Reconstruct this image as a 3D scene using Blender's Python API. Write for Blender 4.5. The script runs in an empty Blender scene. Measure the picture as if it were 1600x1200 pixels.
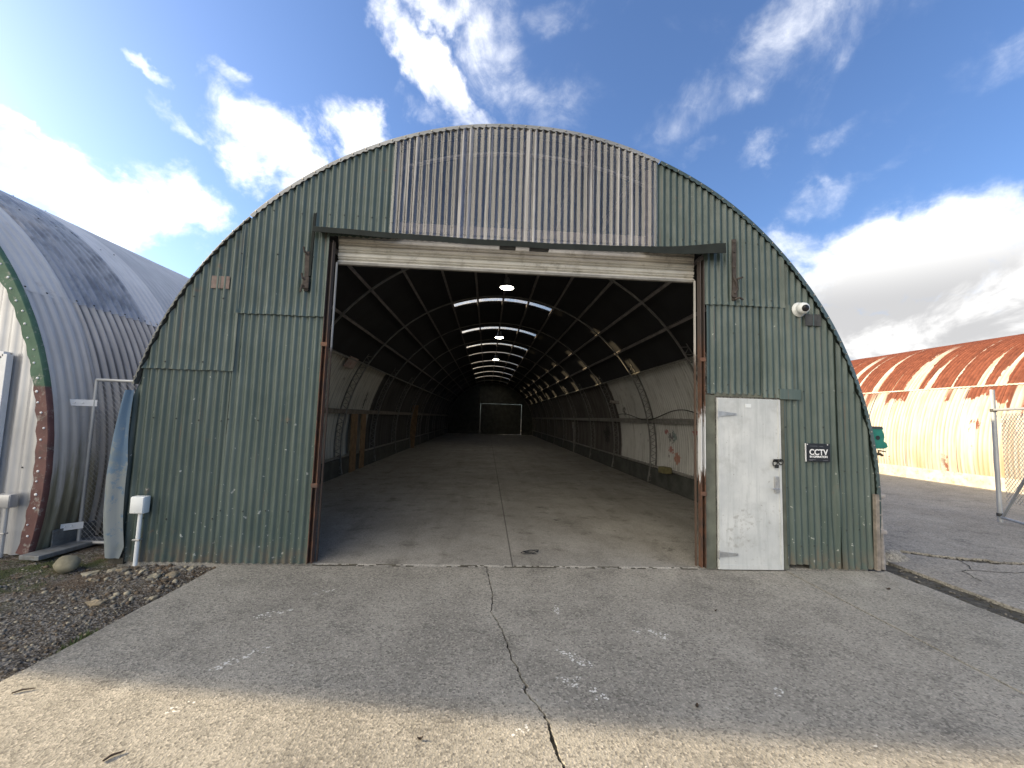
import bpy, bmesh, math, random
from mathutils import Vector, Matrix, noise as mnoise
R_ = math.radians
sc = bpy.context.scene
COL = sc.collection
rnd = random.Random(7)
PI = math.pi

# ------------------------------------------------------------------ node helpers
class NB:
    def __init__(s, tree):
        s.t = tree; s.n = tree.nodes; s.l = tree.links
        s._tc = None
    def new(s, typ, **kw):
        n = s.n.new(typ)
        for k, v in kw.items(): setattr(n, k, v)
        return n
    def put(s, sock, v):
        if v is None: return
        if hasattr(v, 'is_output'): s.l.new(v, sock)
        else:
            if hasattr(sock.default_value, '__len__'):
                if not hasattr(v, '__len__'): v = (v, v, v)
                n = len(sock.default_value)
                v = tuple(v)
                if len(v) < n: v = v + (1,)
                sock.default_value = v[:n]
            else: sock.default_value = v
    def tc(s, which='Object'):
        if s._tc is None: s._tc = s.new('ShaderNodeTexCoord')
        return s._tc.outputs[which]
    def scale(s, vec, sx, sy, sz, off=(0, 0, 0)):
        m = s.new('ShaderNodeMapping'); s.put(m.inputs['Vector'], vec)
        m.inputs['Scale'].default_value = (sx, sy, sz); m.inputs['Location'].default_value = off
        return m.outputs[0]
    def noise(s, sc_, det=4, rough=.55, vec=None, dist=0, out='Fac'):
        n = s.new('ShaderNodeTexNoise')
        s.put(n.inputs['Vector'], vec if vec is not None else s.tc())
        n.inputs['Scale'].default_value = sc_; n.inputs['Detail'].default_value = det
        n.inputs['Roughness'].default_value = rough; n.inputs['Distortion'].default_value = dist
        return n.outputs[out]
    def voro(s, sc_, vec=None, feat='F1', out='Distance', rand=1):
        n = s.new('ShaderNodeTexVoronoi', feature=feat)
        s.put(n.inputs['Vector'], vec if vec is not None else s.tc())
        n.inputs['Scale'].default_value = sc_; n.inputs['Randomness'].default_value = rand
        return n.outputs[out]
    def m(s, op, a, b=None, c=None, clamp=False):
        n = s.new('ShaderNodeMath', operation=op, use_clamp=clamp)
        s.put(n.inputs[0], a); s.put(n.inputs[1], b)
        if c is not None: s.put(n.inputs[2], c)
        return n.outputs[0]
    def ss(s, v, a, b, lo=0, hi=1):
        n = s.new('ShaderNodeMapRange', interpolation_type='SMOOTHSTEP')
        s.put(n.inputs[0], v); n.inputs[1].default_value = a; n.inputs[2].default_value = b
        n.inputs[3].default_value = lo; n.inputs[4].default_value = hi
        return n.outputs[0]
    def mix(s, f, a, b, bt='MIX'):
        n = s.new('ShaderNodeMix', data_type='RGBA', blend_type=bt, clamp_factor=True)
        s.put(n.inputs[0], f); s.put(n.inputs[6], a); s.put(n.inputs[7], b)
        return n.outputs[2]
    def xyz(s, vec=None):
        n = s.new('ShaderNodeSeparateXYZ'); s.put(n.inputs[0], vec if vec is not None else s.tc())
        return n.outputs
    def dot(s, vec, v):
        n = s.new('ShaderNodeVectorMath', operation='DOT_PRODUCT')
        s.put(n.inputs[0], vec); n.inputs[1].default_value = v
        return n.outputs['Value']
    def bump(s, h, strength=.5, dist=.01):
        n = s.new('ShaderNodeBump'); s.put(n.inputs['Height'], h)
        n.inputs['Strength'].default_value = strength; n.inputs['Distance'].default_value = dist
        return n.outputs[0]

def mat(name):
    m = bpy.data.materials.new(name); m.use_nodes = True
    nb = NB(m.node_tree); nb.bsdf = m.node_tree.nodes['Principled BSDF']
    nb.out = m.node_tree.nodes['Material Output']
    return m, nb
def fin(nb, col, rough=.6, metal=0, normal=None, spec=None):
    b = nb.bsdf
    nb.put(b.inputs['Base Color'], col); nb.put(b.inputs['Roughness'], rough); nb.put(b.inputs['Metallic'], metal)
    if normal is not None: nb.put(b.inputs['Normal'], normal)
    if spec is not None: nb.put(b.inputs['Specular IOR Level'], spec)

def plain(name, col, rough=.6, metal=0, var=.25, sc_=8, bump=.15, dirt=None):
    m, n = mat(name)
    f = n.noise(sc_, 6, .6)
    dark = tuple(c * (1 - var) for c in col); lite = tuple(min(1, c * (1 + var * .6)) for c in col)
    c = n.mix(n.ss(f, .3, .7), dark, lite)
    if dirt: c = n.mix(n.m('MULTIPLY', n.ss(n.noise(sc_ * 2.3, 6, .7), .5, .72), .8), c, dirt)
    fin(n, c, rough, metal, n.bump(n.noise(sc_ * 12, 4, .6), bump, .002) if bump else None)
    return m

# ------------------------------------------------------------------ materials
def m_green():
    m, n = mat('green_painted_steel')
    P = n.tc(); X = n.xyz(P)
    base = n.mix(n.ss(n.noise(.9, 5, .6), .32, .68), (.047, .071, .063), (.069, .095, .086))
    oi = n.new('ShaderNodeObjectInfo'); base = n.mix(1, base, n.mix(oi.outputs['Random'], (.84, .86, .86), (1.16, 1.14, 1.12)), 'MULTIPLY')
    strk = n.noise(1, 6, .65, n.scale(P, 14, 14, .8))
    base = n.mix(n.m('MULTIPLY', n.ss(strk, .48, .72), .45), base, (.14, .17, .155))
    base = n.mix(n.m('MULTIPLY', n.ss(n.noise(1, 5, .6, n.scale(P, 5, 5, .5)), .5, .7), .35), base, (.045, .062, .054))
    # paint chips and pale scuffs, more of them near the foot
    low = n.ss(X[2], 2.2, .1, 0, .06)
    ch = n.m('ADD', n.noise(19, 3, .55), low)
    base = n.mix(n.ss(ch, .735, .755), base, (.32, .34, .32))
    dirt = n.m('MULTIPLY', n.ss(X[2], .32, .0), n.ss(n.noise(6, 5, .65), .35, .6))
    base = n.mix(n.m('MULTIPLY', dirt, .75), base, (.12, .095, .07))
    run = n.m('MULTIPLY', n.ss(n.noise(1, 4, .6, n.scale(P, 26, 26, .9, (3, 1, 5))), .62, .72), .45)
    base = n.mix(run, base, (.13, .085, .055))
    rust = n.m('MULTIPLY', n.ss(n.noise(4.5, 7, .7), .62, .74), .6)
    base = n.mix(rust, base, (.15, .085, .05))
    fin(n, base, n.ss(n.noise(5, 4), .3, .7, .36, .55), 0, n.bump(n.noise(60, 4, .6), .12, .002), .5)
    return m
def m_galv(name, a, b, spots=(.3, .2, .13), rough=.45, metal=.35, spot_amt=.5, groove=0, yellow=False):
    m, n = mat(name); P = n.tc()
    c = n.mix(n.ss(n.noise(1.3, 5, .6), .3, .7), a, b)
    st = n.noise(1, 5, .6, n.scale(P, 2, 13, 1.0))
    c = n.mix(n.m('MULTIPLY', n.ss(st, .45, .75), .4), c, tuple(x * .6 for x in a))
    c = n.mix(n.m('MULTIPLY', n.ss(n.noise(3.1, 8, .7), .6, .72), spot_amt), c, spots)
    X = n.xyz(P)
    if groove:
        gv = n.m('COSINE', n.m('MULTIPLY', X[1], 2 * PI / .125))
        c = n.mix(n.m('MULTIPLY', n.ss(gv, -.1, -.9), n.ss(n.noise(2, 4), .25, .6, groove * .5, groove)), c, (.075, .065, .058))
    if yellow:
        k = n.m('ADD', n.m('MULTIPLY', n.m('ADD', n.noise(1, 5, .7, n.scale(P, 3, 12, 1.2)), -.5), 1.3), n.ss(X[2], 1.75, .2, .1, .75))
        c = n.mix(n.m('MULTIPLY', n.m('MULTIPLY', n.ss(k, .3, .65), n.ss(X[2], 1.5, 1.25)), .75), c, (.235, .215, .11))
        c = n.mix(n.m('MULTIPLY', n.m('MULTIPLY', n.ss(k, .6, .85), n.ss(X[2], 1.1, .7)), .6), c, (.11, .10, .075))
    fin(n, c, rough, metal, n.bump(n.noise(40, 4), .1, .002))
    return m
def m_conc(name, a, b, agg=70, bump=.5, moss=None, paint=None, stain=(.1, .095, .085), stain_amt=.5, bdist=.006, rough=.92, tracks=False):
    m, n = mat(name); P = n.tc()
    c = n.mix(n.ss(n.noise(.8, 8, .68), .33, .67), a, b)
    c = n.mix(n.m('MULTIPLY', n.ss(n.noise(2.3, 8, .68), .5, .72), stain_amt), c, stain)
    c = n.mix(n.m('MULTIPLY', n.ss(n.noise(1.7, 6, .6, n.scale(P, 1, .55, 1, (3, 1, 0))), .56, .7), .3), c, tuple(min(1, x * 1.5) for x in b))
    v = n.new('ShaderNodeTexVoronoi'); n.put(v.inputs['Vector'], P); v.inputs['Scale'].default_value = agg
    vc = n.xyz(v.outputs['Color'])[0]
    c = n.mix(n.m('MULTIPLY', n.ss(vc, .62, .95), .42), c, (.5, .46, .4))
    c = n.mix(n.m('MULTIPLY', n.ss(vc, .30, .04), .55), c, (.07, .065, .06))
    c = n.mix(n.m('MULTIPLY', n.ss(n.noise(agg * 3.2, 2, .5), .48, .7), .35), c, tuple(x * .45 for x in a))
    if paint:
        X = n.xyz(P); tot = None
        fl = n.m('MAXIMUM', n.ss(n.noise(38, 3, .6), .50, .545), n.ss(n.noise(95, 2, .5), .60, .63))
        for (x0, y0, x1, y1, w, amt) in paint:
            cx_, cy_ = (x0 + x1) / 2, (y0 + y1) / 2; L = math.hypot(x1 - x0, y1 - y0) / 2 + w
            d = Vector((x1 - x0, y1 - y0, 0)); d = d.normalized() if d.length > 1e-6 else Vector((1, 0, 0))
            e = Vector((-d.y, d.x, 0))
            u = n.m('MULTIPLY', n.m('ADD', n.dot(P, tuple(d)), -(cx_ * d.x + cy_ * d.y)), 1 / L)
            w_ = n.m('MULTIPLY', n.m('ADD', n.dot(P, tuple(e)), -(cx_ * e.x + cy_ * e.y)), 1 / w)
            q = n.m('MULTIPLY_ADD', u, u, n.m('MULTIPLY', w_, w_))
            k = n.ss(q, 1.2, .1, 0, amt)
            tot = k if tot is None else n.m('MAXIMUM', tot, k)
        pm = n.m('MULTIPLY', n.ss(n.m('MULTIPLY', tot, n.ss(n.noise(15, 4, .6), .33, .62)), .28, .42), n.ss(n.m('ADD', n.voro(44), n.m('MULTIPLY', n.m('ADD', n.noise(60, 3), -.5), .5)), .47, .38))
        sp = n.m('MULTIPLY', n.ss(n.noise(26, 2, .5), .715, .735), n.ss(n.noise(.9, 3, .6), .45, .62, .1, .8))
        c = n.mix(n.m('MAXIMUM', pm, sp), c, (.60, .59, .56))
    if tracks:
        X = n.xyz(P)
        c = n.mix(n.m('MULTIPLY', n.ss(n.noise(1, 6, .65, n.scale(P, 2.4, .16, 1)), .46, .75), .32), c, (.085, .078, .066))
        c = n.mix(n.m('MULTIPLY', n.ss(n.noise(1, 6, .65, n.scale(P, .5, 1.5, 1, (3, 8, 0))), .55, .7), .45), c, (.30, .28, .245))
        c = n.mix(n.m('MULTIPLY', n.ss(n.noise(3.2, 7, .7, n.scale(P, 1, 1, 1, (7, 2, 1))), .62, .7), .7), c, (.05, .045, .038))
        jx = n.m('ABSOLUTE', n.m('ADD', X[0], -.36)); c = n.mix(n.ss(jx, .011, .006, 0, .75), c, (.05, .045, .04))
        for yj in (4.3, 9.1, 14.2, 19.0, 24.0): c = n.mix(n.ss(n.m('ABSOLUTE', n.m('ADD', X[1], -yj)), .014, .007, 0, .6), c, (.06, .055, .05))
    h = n.m('ADD', n.m('MULTIPLY', n.voro(agg), .5), n.m('MULTIPLY', n.noise(agg * .8, 5, .7), .9))
    fin(n, c, rough, 0, n.bump(h, bump, bdist), .3)
    return m
def m_inner(name, ysplit, a, a2, dark, marks):
    m, n = mat(name); P = n.tc(); X = n.xyz(P)
    w = n.mix(n.ss(n.noise(1.1, 6, .6), .3, .7), a, a2)
    w = n.mix(n.m('MULTIPLY', n.ss(n.noise(1, 6, .7, n.scale(P, 3, 9, .7)), .5, .72), .6), w, (.2, .18, .15))
    w = n.mix(n.m('MULTIPLY', n.ss(n.noise(2.2, 6, .7), .62, .72), .8), w, (.09, .08, .07))
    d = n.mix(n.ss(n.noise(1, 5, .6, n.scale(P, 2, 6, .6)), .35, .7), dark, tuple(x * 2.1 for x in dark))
    gv = n.m('COSINE', n.m('MULTIPLY', X[1], 2 * PI / .115))
    w = n.mix(n.m('MULTIPLY', n.ss(gv, .2, .95), n.ss(n.noise(1, 5, .65, n.scale(P, .5, 3, .5, (1, 2, 3))), .35, .65, .15, .7)), w, (.17, .165, .15))
    wob = n.m('MULTIPLY', n.m('ADD', n.noise(3, 3), -.5), .12)
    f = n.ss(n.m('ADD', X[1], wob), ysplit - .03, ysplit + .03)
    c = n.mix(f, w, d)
    for (y, z, ry, rz, colr, th) in marks:
        u = n.m('MULTIPLY', n.m('ADD', X[1], -y), 1 / ry); v = n.m('MULTIPLY', n.m('ADD', X[2], -z), 1 / rz)
        q = n.m('MULTIPLY_ADD', u, u, n.m('MULTIPLY', v, v))
        q = n.m('ADD', q, n.m('MULTIPLY', n.m('ADD', n.noise(17, 6, .7), -.5), 5))
        c = n.mix(n.ss(q, th, th - .5, 0, .75), c, colr)
    fin(n, c, .7, 0, n.bump(n.noise(30, 4), .15, .003))
    return m
def m_rusthut():
    m, n = mat('rusty_cream_steel'); P = n.tc(); X = n.xyz(P)
    cream = n.mix(n.ss(n.noise(.8, 5), .3, .7), (.34, .325, .285), (.42, .405, .365))
    dr = n.noise(1, 5, .6, n.scale(P, 1.2, 7.5, .45))
    cream = n.mix(n.m('MULTIPLY', n.ss(dr, .46, .66), .6), cream, (.36, .26, .17))
    cream = n.mix(n.m('MULTIPLY', n.ss(n.noise(1, 5, .6, n.scale(P, 1, 5, .3, (5, 9, 2))), .52, .7), .5), cream, (.42, .43, .40))
    gv = n.m('COSINE', n.m('MULTIPLY', X[1], 2 * PI / .125))
    gr = n.m('MULTIPLY', n.ss(gv, -.1, -.9), n.ss(n.noise(1, 5, .65, n.scale(P, .5, 3.2, .35, (7, 1, 4))), .36, .6))
    cream = n.mix(n.m('MULTIPLY', gr, .75), cream, (.20, .15, .095))
    lowr = n.m('MULTIPLY', n.ss(X[2], 1.7, .4), n.ss(n.noise(1, 4, .6, n.scale(P, 1, 2.6, .3, (1, 4, 2))), .45, .62))
    cream = n.mix(n.m('MULTIPLY', lowr, .65), cream, (.40, .24, .13))
    rust = n.mix(n.ss(n.noise(5, 7, .7), .3, .7), (.115, .033, .017), (.20, .064, .035))
    rust = n.mix(n.m('MULTIPLY', n.ss(n.noise(1, 5, .6, n.scale(P, .6, 10, .6)), .45, .7), .5), rust, (.045, .016, .010)); rust = n.mix(n.m('MULTIPLY', n.ss(gv, .0, -.9), .45), rust, (.05, .016, .010))
    nz = n.m('MULTIPLY', n.m('ADD', n.noise(3.2, 6, .7), -.5), .55)
    nz2 = n.m('MULTIPLY', n.m('ADD', n.noise(11, 5, .7), -.5), .3)
    j = n.m('ADD', nz, nz2)
    # unrusted bands along the side laps of the sheets
    yb = n.m('ADD', n.m('MULTIPLY', X[1], 1 / .74), n.m('MULTIPLY', n.m('ADD', n.noise(1, 1, .5, n.scale(P, 0, 1.6, 0)), -.5), 1.4))
    fr = n.m('ABSOLUTE', n.m('SUBTRACT', n.m('FRACT', yb), .5))
    wide = n.m('MULTIPLY', n.ss(X[2], 4.9, 3.3, .03, .16), n.ss(n.noise(1, 2, .5, n.scale(P, 0, .9, 0, (0, 7, 0))), .35, .65, .25, 1.7))
    band = n.ss(n.m('SUBTRACT', fr, n.m('ADD', wide, n.m('MULTIPLY', j, .34))), -.015, .02)
    up = n.m('MULTIPLY', n.ss(X[2], 3.30, 3.32), band)
    top = n.ss(X[2], 4.7, 5.2)
    up = n.m('MAXIMUM', up, n.m('MULTIPLY', top, n.ss(n.noise(2, 4), .3, .45)))
    pn = n.noise(1, 6, .65, n.scale(P, .8, 1.9, .55, (2, 3, 1)))
    lo = n.m('MULTIPLY', n.ss(n.m('ADD', pn, n.m('ADD', n.ss(X[2], 2.35, 3.3, -.16, .09), n.m('MULTIPLY', nz2, .6))), (.455), .50), n.m('MULTIPLY', n.ss(X[2], 3.305, 3.29), n.ss(n.noise(1, 2, .6, n.scale(P, 0, 1.25, .12, (0, 3, 0))), .46, .56)))
    f = n.m('MAXIMUM', up, lo)
    # thin lines of paint worn along each corrugation inside the rust
    c = n.mix(f, cream, rust)
    fin(n, c, .75, 0, n.bump(n.noise(20, 4), .15, .003), .25)
    return m
def m_poly(name, tint=(.80, .78, .84), milk=.22, gloss=.06, refl=.09, grz=.8, glint_streak=0, dcol=(.5, .49, .5)):
    m, n = mat(name)
    n.n.remove(n.bsdf)
    tr = n.new('ShaderNodeBsdfTransparent'); n.put(tr.inputs[0], tint)
    tl = n.new('ShaderNodeBsdfTranslucent'); n.put(tl.inputs[0], (.75, .73, .70))
    df = n.new('ShaderNodeBsdfDiffuse'); n.put(df.inputs[0], dcol)
    gl = n.new('ShaderNodeBsdfGlossy'); gl.inputs['Roughness'].default_value = gloss
    a = n.new('ShaderNodeMixShader'); a.inputs[0].default_value = .5
    n.l.new(tl.outputs[0], a.inputs[1]); n.l.new(df.outputs[0], a.inputs[2])
    b = n.new('ShaderNodeMixShader')
    mk = n.ss(n.noise(1, 5, .6, n.scale(n.tc(), 4, 4, .6)), .3, .75, milk * .5, milk * 1.5)
    if glint_streak: mk = n.m('ADD', mk, n.m('MULTIPLY', n.ss(n.noise(1, 3, .6, n.scale(n.tc(), 17, 3, .25)), .53, .66), n.ss(n.noise(1, 3, .6, n.scale(n.tc(), .8, 1, .9)), .3, .6, .12, glint_streak)), None, True)  # milky streaks paint bright sky reflections into the corrugated sheet
    n.put(b.inputs[0], mk)
    n.l.new(tr.outputs[0], b.inputs[1]); n.l.new(a.outputs[0], b.inputs[2])
    ge = n.new('ShaderNodeNewGeometry'); dt = n.new('ShaderNodeVectorMath', operation='DOT_PRODUCT')
    n.l.new(ge.outputs['Normal'], dt.inputs[0]); n.l.new(ge.outputs['Incoming'], dt.inputs[1])
    fz = n.m('POWER', n.m('SUBTRACT', 1, n.m('ABSOLUTE', dt.outputs['Value']), clamp=True), 4)
    c = n.new('ShaderNodeMixShader'); n.put(c.inputs[0], n.m('MULTIPLY_ADD', fz, grz, refl, clamp=True))
    n.l.new(b.outputs[0], c.inputs[1]); n.l.new(gl.outputs[0], c.inputs[2])
    n.l.new(c.outputs[0], n.out.inputs[0])
    return m
def m_rustpost(patch=None):
    m, n = mat('rusty_steel_post'); X = n.xyz()
    c = n.mix(n.ss(n.noise(7, 7, .7), .35, .65), (.062, .042, .034), (.14, .066, .038))
    c = n.mix(n.ss(X[2], 2.5, 3.0), c, (.075, .06, .055))
    if patch:
        k = n.m('ADD', n.m('ABSOLUTE', n.m('ADD', X[2], -patch[0])), n.m('MULTIPLY', n.m('ADD', n.noise(1, 5, .7, n.scale(n.tc(), 40, 40, 4)), -.5), 1.1))
        c = n.mix(n.ss(k, patch[1] + .03, patch[1] - .03), c, (.62, .63, .64))
    fin(n, c, .8, 0, n.bump(n.noise(50, 5, .7), .4, .003))
    return m
def m_door():
    m, n = mat('white_door_paint'); P = n.tc(); X = n.xyz(P)
    c = n.mix(n.ss(n.noise(2.2, 6, .6), .3, .7), (.46, .475, .475), (.58, .59, .58))
    c = n.mix(n.m('MULTIPLY', n.ss(n.noise(1, 6, .7, n.scale(P, 16, 1, 1.3)), .46, .68), .55), c, (.36, .38, .375)); c = n.mix(n.m('MULTIPLY', n.ss(n.noise(3.4, 7, .7, n.scale(P, 1, 1, 1, (3, 3, 3))), .5, .68), .4), c, (.33, .335, .32))
    low = n.m('MULTIPLY', n.ss(X[2], 1.25, .35), n.ss(X[2], .12, .3)); low = n.m('MULTIPLY', low, n.ss(n.noise(2.7, 3), .35, .65, .2, 1.1))
    k = n.m('ADD', n.noise(13, 8, .75), n.m('MULTIPLY', low, .13))
    c = n.mix(n.m('MULTIPLY', n.ss(k, .63, .74), .6), c, (.27, .26, .24))
    c = n.mix(n.m('MULTIPLY', n.ss(n.noise(34, 3, .6), .70, .74), .7), c, (.18, .16, .14))
    fin(n, c, .55, 0, n.bump(n.noise(18, 5), .15, .003))
    return m
def m_blue():
    m, n = mat('weathered_blue_paint'); P = n.tc(); X = n.xyz(P)
    w = n.m('ADD', n.noise(8, 7, .75), n.ss(X[2], 1.7, .4, -.12, .16))
    c = n.mix(n.ss(w, .48, .6), (.060, .115, .185), (.145, .17, .185))
    c = n.mix(n.m('MULTIPLY', n.ss(n.noise(3, 5, .6), .55, .7), .4), c, (.12, .14, .13))
    fin(n, c, .6, 0, n.bump(n.noise(25, 5), .2, .003))
    return m
def m_trimA():
    m, n = mat('green_and_red_trim'); X = n.xyz()
    nz = n.m('MULTIPLY', n.m('ADD', n.noise(9, 5, .7), -.5), .08)
    g = n.mix(n.ss(n.noise(4, 5), .3, .7), (.032, .085, .05), (.065, .135, .085))
    r = n.mix(n.ss(n.noise(4, 5), .3, .7), (.075, .030, .030), (.125, .054, .048))
    c = n.mix(n.ss(n.m('ADD', X[2], nz), 1.93, 1.97), r, g)
    c = n.mix(n.m('MULTIPLY', n.ss(n.noise(11, 7, .75), .54, .66), .65), c, (.30, .29, .26)); c = n.mix(n.m('MULTIPLY', n.ss(n.noise(5, 6, .7), .55, .7), .5), c, (.05, .045, .04))
    fin(n, c, .65)
    return m
def m_ground():
    m, n = mat('gravelly_earth'); P = n.tc(); X = n.xyz(P)
    c = n.mix(n.ss(n.noise(1.6, 7, .65), .3, .7), (.066, .052, .037), (.115, .10, .082))
    v = n.new('ShaderNodeTexVoronoi'); n.put(v.inputs['Vector'], P); v.inputs['Scale'].default_value = 55
    k = n.xyz(v.outputs['Color'])[0]
    c = n.mix(n.ss(k, .4, .9, 0, .8), c, (.24, .225, .205)); c = n.mix(n.ss(k, .3, .05, 0, .8), c, (.05, .045, .04))
    br = n.m('MULTIPLY', n.ss(n.noise(2.1, 5, .6), .42, .6), n.ss(X[1], -1.1, -.3))
    c = n.mix(n.m('MULTIPLY', br, .6), c, (.11, .07, .04))
    ms = n.m('MULTIPLY', n.ss(n.noise(1.9, 6, .65, n.scale(P, 1, 1, 1, (4, 2, 0))), .46, .6), n.ss(X[0], -3.9, -4.4))
    c = n.mix(n.m('MULTIPLY', ms, .85), c, (.045, .06, .018))
    h = n.m('ADD', n.voro(55), n.m('MULTIPLY', n.noise(80, 5, .7), .7))
    fin(n, c, .95, 0, n.bump(h, .9, .012), .2)
    return m

M = {}
M['green'] = m_green()
M['darkgreen'] = plain('dark_green_flashing', (.012, .016, .014), .95, 0, .3, 6)
M['midgreen'] = plain('olive_board_paint', (.11, .115, .09), .75, 0, .3, 5, .2)
M['galv'] = m_galv('galvanised_steel', (.30, .31, .32), (.42, .43, .44))
M['vergegalv'] = m_galv('weathered_verge_steel', (.20, .205, .205), (.30, .305, .305), (.17, .13, .10), .55, .2, .6)
M['vergedull'] = plain('dull_verge_metal', (.12, .125, .115), .7, 0, .35, 9, .2)
M['screw'] = plain('screw_heads', (.28, .27, .25), .5, .5, .3, 60, 0)
M['screwdark'] = plain('dark_screw_heads', (.035, .04, .036), .6, 0, .3, 60, 0)
M['poly'] = m_poly('clear_corrugated_plastic', (.66, .65, .68), .17, .05, .09, .8, .75)
M['timber'] = plain('weathered_timber', (.23, .20, .17), .8, 0, .35, 9, .3)
M['plank'] = plain('brown_timber', (.27, .165, .085), .8, 0, .35, 7, .3)
M['white_curtain'] = plain('off_white_slats', (.62, .60, .55), .5, 0, .12, 3, .05, (.34, .32, .28))
M['postL'] = m_rustpost(); M['postR'] = m_rustpost((1.5, .34))
M['guide'], _n = mat('door_guide_paint'); fin(_n, _n.mix(_n.ss(_n.m('ADD', _n.xyz()[2], _n.m('MULTIPLY', _n.noise(6, 5, .7), .4)), 2.65, 2.9), (.09, .06, .045), (.50, .49, .47)), .6)
M['rust'] = plain('rusty_iron', (.055, .044, .038), .85, 0, .45, 14, .5)
M['darkiron'] = plain('dark_iron', (.05, .05, .048), .7, 0, .35, 14, .3)
M['door'] = m_door()
M['steel'] = plain('dull_steel', (.42, .42, .42), .4, .6, .2, 12, .1)
M['blackmetal'] = plain('black_metal', (.02, .02, .02), .45, .2, .3, 12, .1)
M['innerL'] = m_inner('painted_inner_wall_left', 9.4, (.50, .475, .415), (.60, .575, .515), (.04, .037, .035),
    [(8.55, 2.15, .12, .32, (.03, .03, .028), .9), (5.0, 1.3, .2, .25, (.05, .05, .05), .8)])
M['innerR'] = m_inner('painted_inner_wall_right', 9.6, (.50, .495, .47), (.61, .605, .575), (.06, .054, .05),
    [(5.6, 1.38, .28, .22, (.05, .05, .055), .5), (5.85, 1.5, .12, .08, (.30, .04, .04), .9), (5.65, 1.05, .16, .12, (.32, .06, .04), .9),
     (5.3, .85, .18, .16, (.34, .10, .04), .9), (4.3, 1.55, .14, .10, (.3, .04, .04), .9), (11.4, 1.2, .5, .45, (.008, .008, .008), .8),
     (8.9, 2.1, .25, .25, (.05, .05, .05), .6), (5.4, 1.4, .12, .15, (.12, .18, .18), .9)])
M['lining'] = plain('black_roof_lining', (.014, .014, .016), .8, 0, .35, 1.5, .1)
M['purlin'] = plain('dusty_purlin', (.21, .19, .185), .7, 0, .3, 6, .2)
M['rib'] = plain('grey_steel_rib', (.22, .215, .205), .6, .2, .3, 6, .15)
M['ribpale'] = plain('pale_wall_rail', (.26, .25, .23), .65, 0, .3, 6, .15)
M['skirt'] = plain('dark_wall_base', (.075, .078, .07), .85, 0, .35, 3, .2)
M['skylight'] = m_poly('skylight_plastic', (.94, .90, .80), .42, .3, .02, .05)
M['apron'] = m_conc('apron_concrete', (.215, .203, .176), (.32, .302, .262), 75, .75, paint=[
    (-1.80, -1.98, -1.55, -1.66, .05, .95), (-1.9, -1.24, -1.68, -1.10, .06, .85), (-1.62, -.76, -1.45, -.68, .05, .8), (.71, -1.0, .70, -1.25, .035, 1.0),
    (.60, -1.72, .82, -1.95, .06, .85), (.75, -2.22, .80, -2.28, .05, 1.15), (1.36, -1.40, 1.62, -1.62, .06, .75), (-1.78, -2.36, -1.70, -2.28, .04, 1.1),
    (.22, -2.55, .30, -2.50, .04, 1.0), (.55, -2.05, .75, -2.15, .08, .7), (1.97, -2.24, 2.0, -2.2, .04, .9), (1.30, -1.47, 1.36, -1.5, .05, .8)])
M['apron2'] = m_conc('side_slab_concrete', (.25, .238, .205), (.325, .31, .27), 75, .5)
M['yard'] = m_conc('yard_concrete', (.235, .22, .19), (.305, .288, .252), 60, .35, stain=(.07, .07, .07), stain_amt=.65)
M['floor'] = m_conc('shed_floor_concrete', (.225, .214, .192), (.325, .311, .282), 130, .10, stain=(.075, .068, .055), stain_amt=.75, bdist=.003, rough=.8, tracks=True)
M['earth'] = m_ground()
M['dirt'] = plain('dark_damp_dirt', (.06, .055, .042), .95, 0, .5, 9, .9, (.14, .13, .11))
M['ground'] = plain('far_ground', (.2, .19, .17), .95, 0, .3, .6, .3)
M['stone_a'] = plain('pale_river_stone', (.33, .29, .21), .85, 0, .25, 14, .3)
M['stone_b'] = plain('grey_stone', (.18, .165, .14), .85, 0, .3, 14, .3)
M['stone_c'] = plain('brown_stone', (.12, .088, .058), .85, 0, .3, 14, .3)
M['stone_d'] = plain('buff_stone', (.27, .22, .15), .9, 0, .4, 16, .4)
M['boulder'] = plain('olive_boulder', (.21, .19, .13), .85, 0, .3, 9, .3)
M['grass'] = plain('grass_blades', (.06, .09, .02), .7, 0, .4, 20, 0)
M['leaf'] = plain('dead_leaf', (.05, .032, .02), .8, 0, .4, 30, .2)
M['blue'] = m_blue()
M['tea'] = plain('green_plastic', (.012, .17, .125), .45, 0, .25, 10, .1)
M['brass'] = plain('old_brass', (.10, .07, .035), .5, .6, .3, 20, .2)
M['pipegrey'] = plain('grey_lagged_pipe', (.33, .30, .28), .8, 0, .35, 10, .4)
M['plastic'] = plain('white_plastic', (.68, .70, .70), .4, 0, .08, 6, .03)
M['sign'] = plain('black_sign_face', (.010, .011, .016), .3, 0, .2, 9, 0)
M['letter'] = plain('white_lettering', (.75, .75, .75), .5, 0, .05, 20, 0)
M['letterdim'] = plain('grey_small_print', (.16, .16, .18), .5, 0, .1, 20, 0)
M['lens'], _n = mat('dark_lens'); fin(_n, (.012, .012, .015), .12, 0, None, .25)
M['galvA'] = m_galv('pale_galvanised_sheet', (.57, .54, .495), (.66, .63, .58), (.36, .30, .25), .5, .1, .4)
M['galvAlow'] = m_galv('pale_sheet_yellowed_low', (.53, .50, .46), (.62, .59, .55), (.32, .25, .21), .5, .1, .4, .25, True)
M['oldA'] = m_galv('old_corrugated_sheet', (.43, .395, .36), (.54, .50, .46), (.20, .13, .10), .6, .1, .55, .8)
M['whiteA'] = m_galv('whitish_sheet', (.60, .58, .55), (.68, .66, .63), (.33, .28, .24), .5, .15, .4)
M['bluegreyA'] = m_galv('blue_grey_sheet', (.45, .45, .445), (.54, .54, .53), (.3, .28, .27), .5, .15, .2)
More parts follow.
